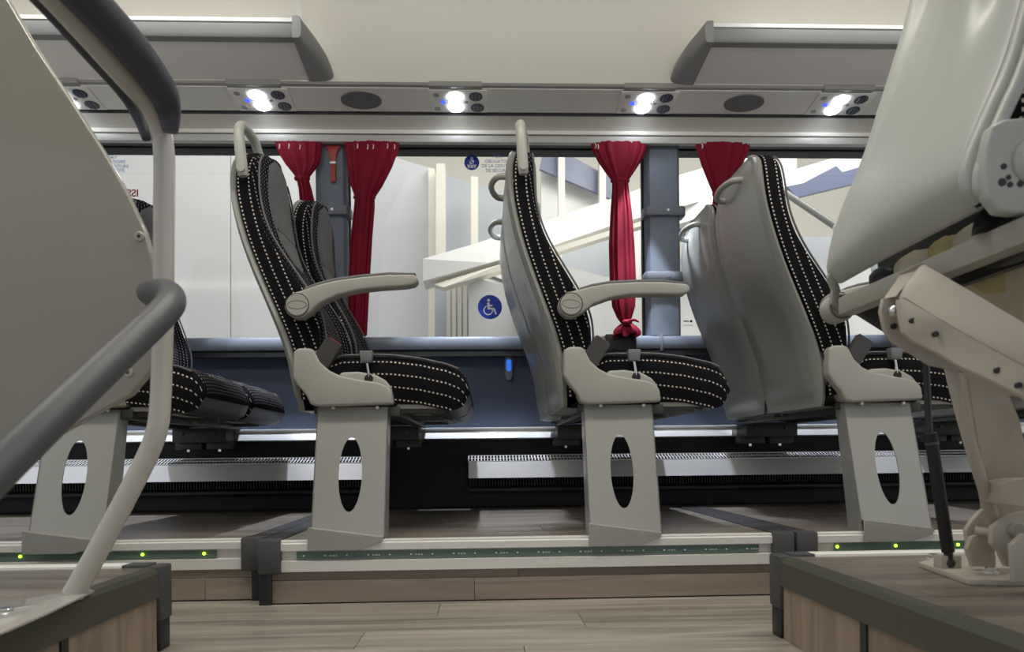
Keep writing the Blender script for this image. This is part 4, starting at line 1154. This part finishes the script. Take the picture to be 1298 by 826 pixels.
MB().extrude(pz([(1232, 705, 1.30), (1262, 705, 1.30), (1262, 718, 1.30), (1232, 718, 1.30)], 0), (0, .01, 0)).build('standoff', M['beige'], ns)
# base plate on the platform
bp_ = []
for a, b in ((1164, 722), (1196, 713), (1300, 705), (1420, 705), (1420, 745), (1292, 748), (1228, 746)):
    Y = (CAMZ-PZ)*F_PX/(b-(PY-.011*(a-PX))); q = at(a, b, Y); bp_.append(Vector((q.x, q.y, PZ+.0005)))
base = MB().extrude([p-off for p in bp_], (0, 0, .010), b=.001).build('base_plate', M['beige'], ns)
for a, b in ((1184, 717), (1205, 722), (1256, 735), (1292, 733)):
    Y = (CAMZ-PZ)*F_PX/(b+2-(PY-.011*(a-PX))); q = at(a, b, Y); c = Vector((q.x, q.y, PZ+.0105))-off
    o = MB().cyl(c, c+Vector((0, 0, .003)), .014, 18).build('washer', M['alu'], base)
    MB().cyl(c+Vector((0, 0, .003)), c+Vector((0, 0, .012)), .0095, 6).build('bolt', M['chrome'], o)
# gas strut
Ys = 1.33
gs = [at(1172, 428, Ys)-off, at(1178, 552, Ys)-off]
so_ = MB().tube([gs[0], gs[1]], .0062, 12, 0).build('gas_strut', M['dark'], ns, label='black gas spring')
gb = [at(1179, 548, Ys)-off, at(1202, 700, Ys)-off]
MB().cyl(gb[0], gb[1], .0115, 16, b=.002).build('strut_cylinder', M['blackm'], so_)
MB().cyl(gb[0]+(gb[1]-gb[0])*.08, gb[0]+(gb[1]-gb[0])*.10, .0125, 16).build('strut_collar', M['steel'], so_)
e = at(1203, 713, Ys)-off; MB().tube([gb[1], e], .008, 10, 0).ball(e, .011).build('strut_eye', M['dark'], so_)
e2 = at(1172, 428, Ys)-off; MB().ball(e2, .011).build('strut_joint', M['dark'], so_)
m = MB(); q = at(1204, 722, Ys); m.box(q.x-.02-off.x, q.x+.02-off.x, q.y-.006-off.y, q.y+.02-off.y, .010, .035, b=.002); m.build('strut_bracket', M['beige'], ns)

# ------------------------------------------------------------------ exhibition hall beyond the glass
hall = {}
def slab(name, pts, Y, th, m_, label, cat='wall', group=None):
    if not isinstance(Y, (list, tuple)): Y = [Y]*len(pts)
    o = MB().extrude([at(a, b, c) for (a, b), c in zip(pts, Y)], (0, th, 0)).build(name, m_, smooth=False)
    key = 'canopy' if name in ('roof_beam', 'canopy_soffit', 'canopy_joint', 'slat', 'screen_back', 'booth', 'booth_gap') else 'gallery' if name in ('clerestory', 'clerestory_post', 'gallery_wall') else None
    if key:
        if key not in hall:
            hall[key] = empty('hall_'+key)
            tag(hall[key], {'canopy': 'white booth and slatted screen under a sloping white canopy outside the windows', 'gallery': 'white hall gallery with a strip of dark blue high windows outside'}[key], key)
        o.parent = hall[key]; return o
    if 'wall' in name or 'back' in name or 'recess' in name: o['kind'] = 'structure'; return o
    tag(o, label, cat, group); return o
for a, b in ((-300, 60), (61.5, 292), (293, 408)):
    slab('hall_wall', [(a, 90), (b, 90), (b, 740), (a, 740)], 6.0, .1, M['gloss'], 'glossy off white wall panel outside the left window', 'wall')
t = empty('streak_tube', (-2.85, 4.0, 2.33)); tag(t, 'unseen glowing tube added for the streak reflected outside the left window', 'lamp')  # added out of view so the glossy wall mirrors a light streak
MB().cyl((-.6, 0, 0), (.55, 0, 0), .02, 10).build('tube', mat('tube_glow', (.9, .9, .9), emit=(1, .98, .94), es=6), t)
MB().box(-.62, .57, -.03, .03, .02, .05).build('streak_tube_back', M['alu2'], t)
slab('hall_wall', [(408, 180), (470, 190), (549, 214), (549, 740), (408, 740)], 5.9, .1, M['hallp'], 'pale grey wall panel outside behind the wide curtain', 'wall')
slab('hall_backdrop', [(300, -60), (1500, -60), (1500, 680), (300, 680)], 10.5, .1, M['hallc'], 'cream hall wall far behind everything outside', 'wall')
slab('hall_post', [(543, 212), (551, 214), (551, 740), (543, 740)], 5.85, .15, M['hallc'], 'left slim cream post beside the pale grey hall panel', 'post', 'cream posts in the hall')
slab('hall_post', [(553, 207), (564, 207), (564, 740), (553, 740)], 5.7, .15, M['hallc'], 'wider cream post just right of the slim one', 'post', 'cream posts in the hall')
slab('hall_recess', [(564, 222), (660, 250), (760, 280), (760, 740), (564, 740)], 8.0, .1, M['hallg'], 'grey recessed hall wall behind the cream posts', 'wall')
slab('hall_post', [(597, 223), (606, 224), (606, 740), (597, 740)], 7.5, .15, M['hallc'], 'cream post in front of the grey recessed wall', 'post', 'cream posts in the hall')
slab('roof_beam', [(536, 328), (604, 308), (686, 281), (780, 250), (860, 222), (1010, 178), (1010, 225), (860, 262), (780, 284), (700, 311), (620, 333), (536, 356)], [4.6, 5, 5.4, 5.8, 6.1, 6.7, 6.7, 6.1, 5.8, 5.4, 5, 4.6], .25, M['hallw'], 'wide white canopy beam sloping up to the right outside the middle window', 'beam')
slab('roof_beam', [(550, 360), (640, 333), (720, 308), (820, 278), (820, 284), (720, 315), (640, 341), (562, 364)], [4.7, 5.1, 5.4, 5.8, 5.8, 5.4, 5.1, 4.7], .12, M['hallc'], 'thin cream lower edge under the canopy beam', 'beam')
slab('canopy_soffit', [(552, 363), (640, 337), (700, 330), (700, 372), (640, 362), (594, 350)], 6.6, .08, M['hallw'], 'white canopy underside above the slatted cabinet', 'canopy')
slab('canopy_joint', [(604, 342), (662, 363), (662, 365), (604, 344)], 6.58, .02, M['halld'], 'thin dark joint across the white canopy underside', 'trim')
for i, a in enumerate((566, 573, 580, 587)):
    slab('slat', [(a, 356-i), (a+5, 355-i), (a+5, 740), (a, 740)], 5.2, .08, M['hallc'], '%s upright cream slat of the screen left of the white booth' % ('leftmost', 'second', 'third', 'rightmost')[i], 'slat', 'upright slats of the screen')
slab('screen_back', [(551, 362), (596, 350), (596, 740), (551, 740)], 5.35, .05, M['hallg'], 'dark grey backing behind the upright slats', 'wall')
slab('booth', [(594, 350), (661, 366), (661, 740), (594, 740)], 5.0, .3, M['hallw'], 'plain white booth behind the wheelchair sticker', 'booth')
slab('booth_gap', [(660, 380), (664, 381), (664, 740), (660, 740)], 4.95, .05, M['halld'], 'narrow dark upright gap right of the white booth', 'trim')
slab('booth', [(664, 330), (720, 338), (812, 362), (812, 740), (664, 740)], 5.3, .3, M['hallw'], 'low white booth wall behind the middle seat and curtain', 'booth')
slab('clerestory', [(690, 178), (775, 226), (775, 252), (684, 214)], 7.6, .05, M['hallb'], 'dark blue strip of high hall windows outside the middle window', 'window')
for a, nm in ((708, 'left'), (760, 'right')):
    slab('clerestory_post', [(a, 182), (a+8, 186), (a+8, 275), (a, 275)], 7.4, .1, M['hallc'], '%s cream post crossing the blue high windows' % nm, 'post', 'posts across the high windows')
slab('gallery_wall', [(686, 216), (775, 253), (812, 262), (812, 740), (686, 740)], 7.8, .1, M['hallw'], 'white gallery wall below the blue high windows', 'wall')
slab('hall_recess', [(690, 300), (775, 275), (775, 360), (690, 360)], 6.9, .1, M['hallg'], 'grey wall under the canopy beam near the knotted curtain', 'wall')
slab('hall_post', [(706, 306), (712, 305), (712, 740), (706, 740)], 6.5, .1, M['hallc'], 'short cream post under the beam beside the middle seat', 'post', 'cream posts in the hall')
# right window
slab('roof_beam', [(857, 262), (1010, 214), (1110, 184), (1110, 205), (1010, 236), (857, 285)], 6.2, .2, M['hallw'], 'white sloping beam outside the right window', 'beam')
slab('clerestory', [(857, 288), (905, 272), (905, 290), (857, 305)], 6.6, .05, M['hallb'], 'small dark blue window strip beside the wide pillar', 'window')
slab('clerestory', [(998, 236), (1018, 232), (1060, 210), (1068, 218), (1110, 206), (1110, 226), (1060, 238), (1010, 250)], 6.1, .05, M['hallb'], 'stepped blue glazed strip outside the right window near the folding seat', 'window')
slab('hall_wall', [(857, 326), (960, 300), (1130, 300), (1130, 350), (857, 350)], 7.4, .1, M['hallg'], 'pale grey wall low outside the right window', 'wall')
slab('hall_wall', [(857, 335), (1400, 318), (1400, 700), (857, 700)], 6.9, .1, M['gloss'], 'white lower wall outside the right window', 'wall')
tb = [at(998, 246, 3.9), at(1062, 289, 3.6)]
t = empty('brace_strut', tuple(tb[1])); tag(t, 'slanting grey steel strut with a round end outside the right window', 'strut')
MB().cyl(tb[0]-tb[1]+(tb[0]-tb[1])*1.5, Vector((0, 0, 0)), .018, 14).build('strut_tube', mat('strut_grey', (.28, .27, .25), .4, metal=.3), t)
MB().ball((0, 0, 0), .026).build('strut_end', M['alu'], t)
struct('floor_2', MB().box(-8, 10, 3.36, 11, -.9, -.8), M['hallg'])
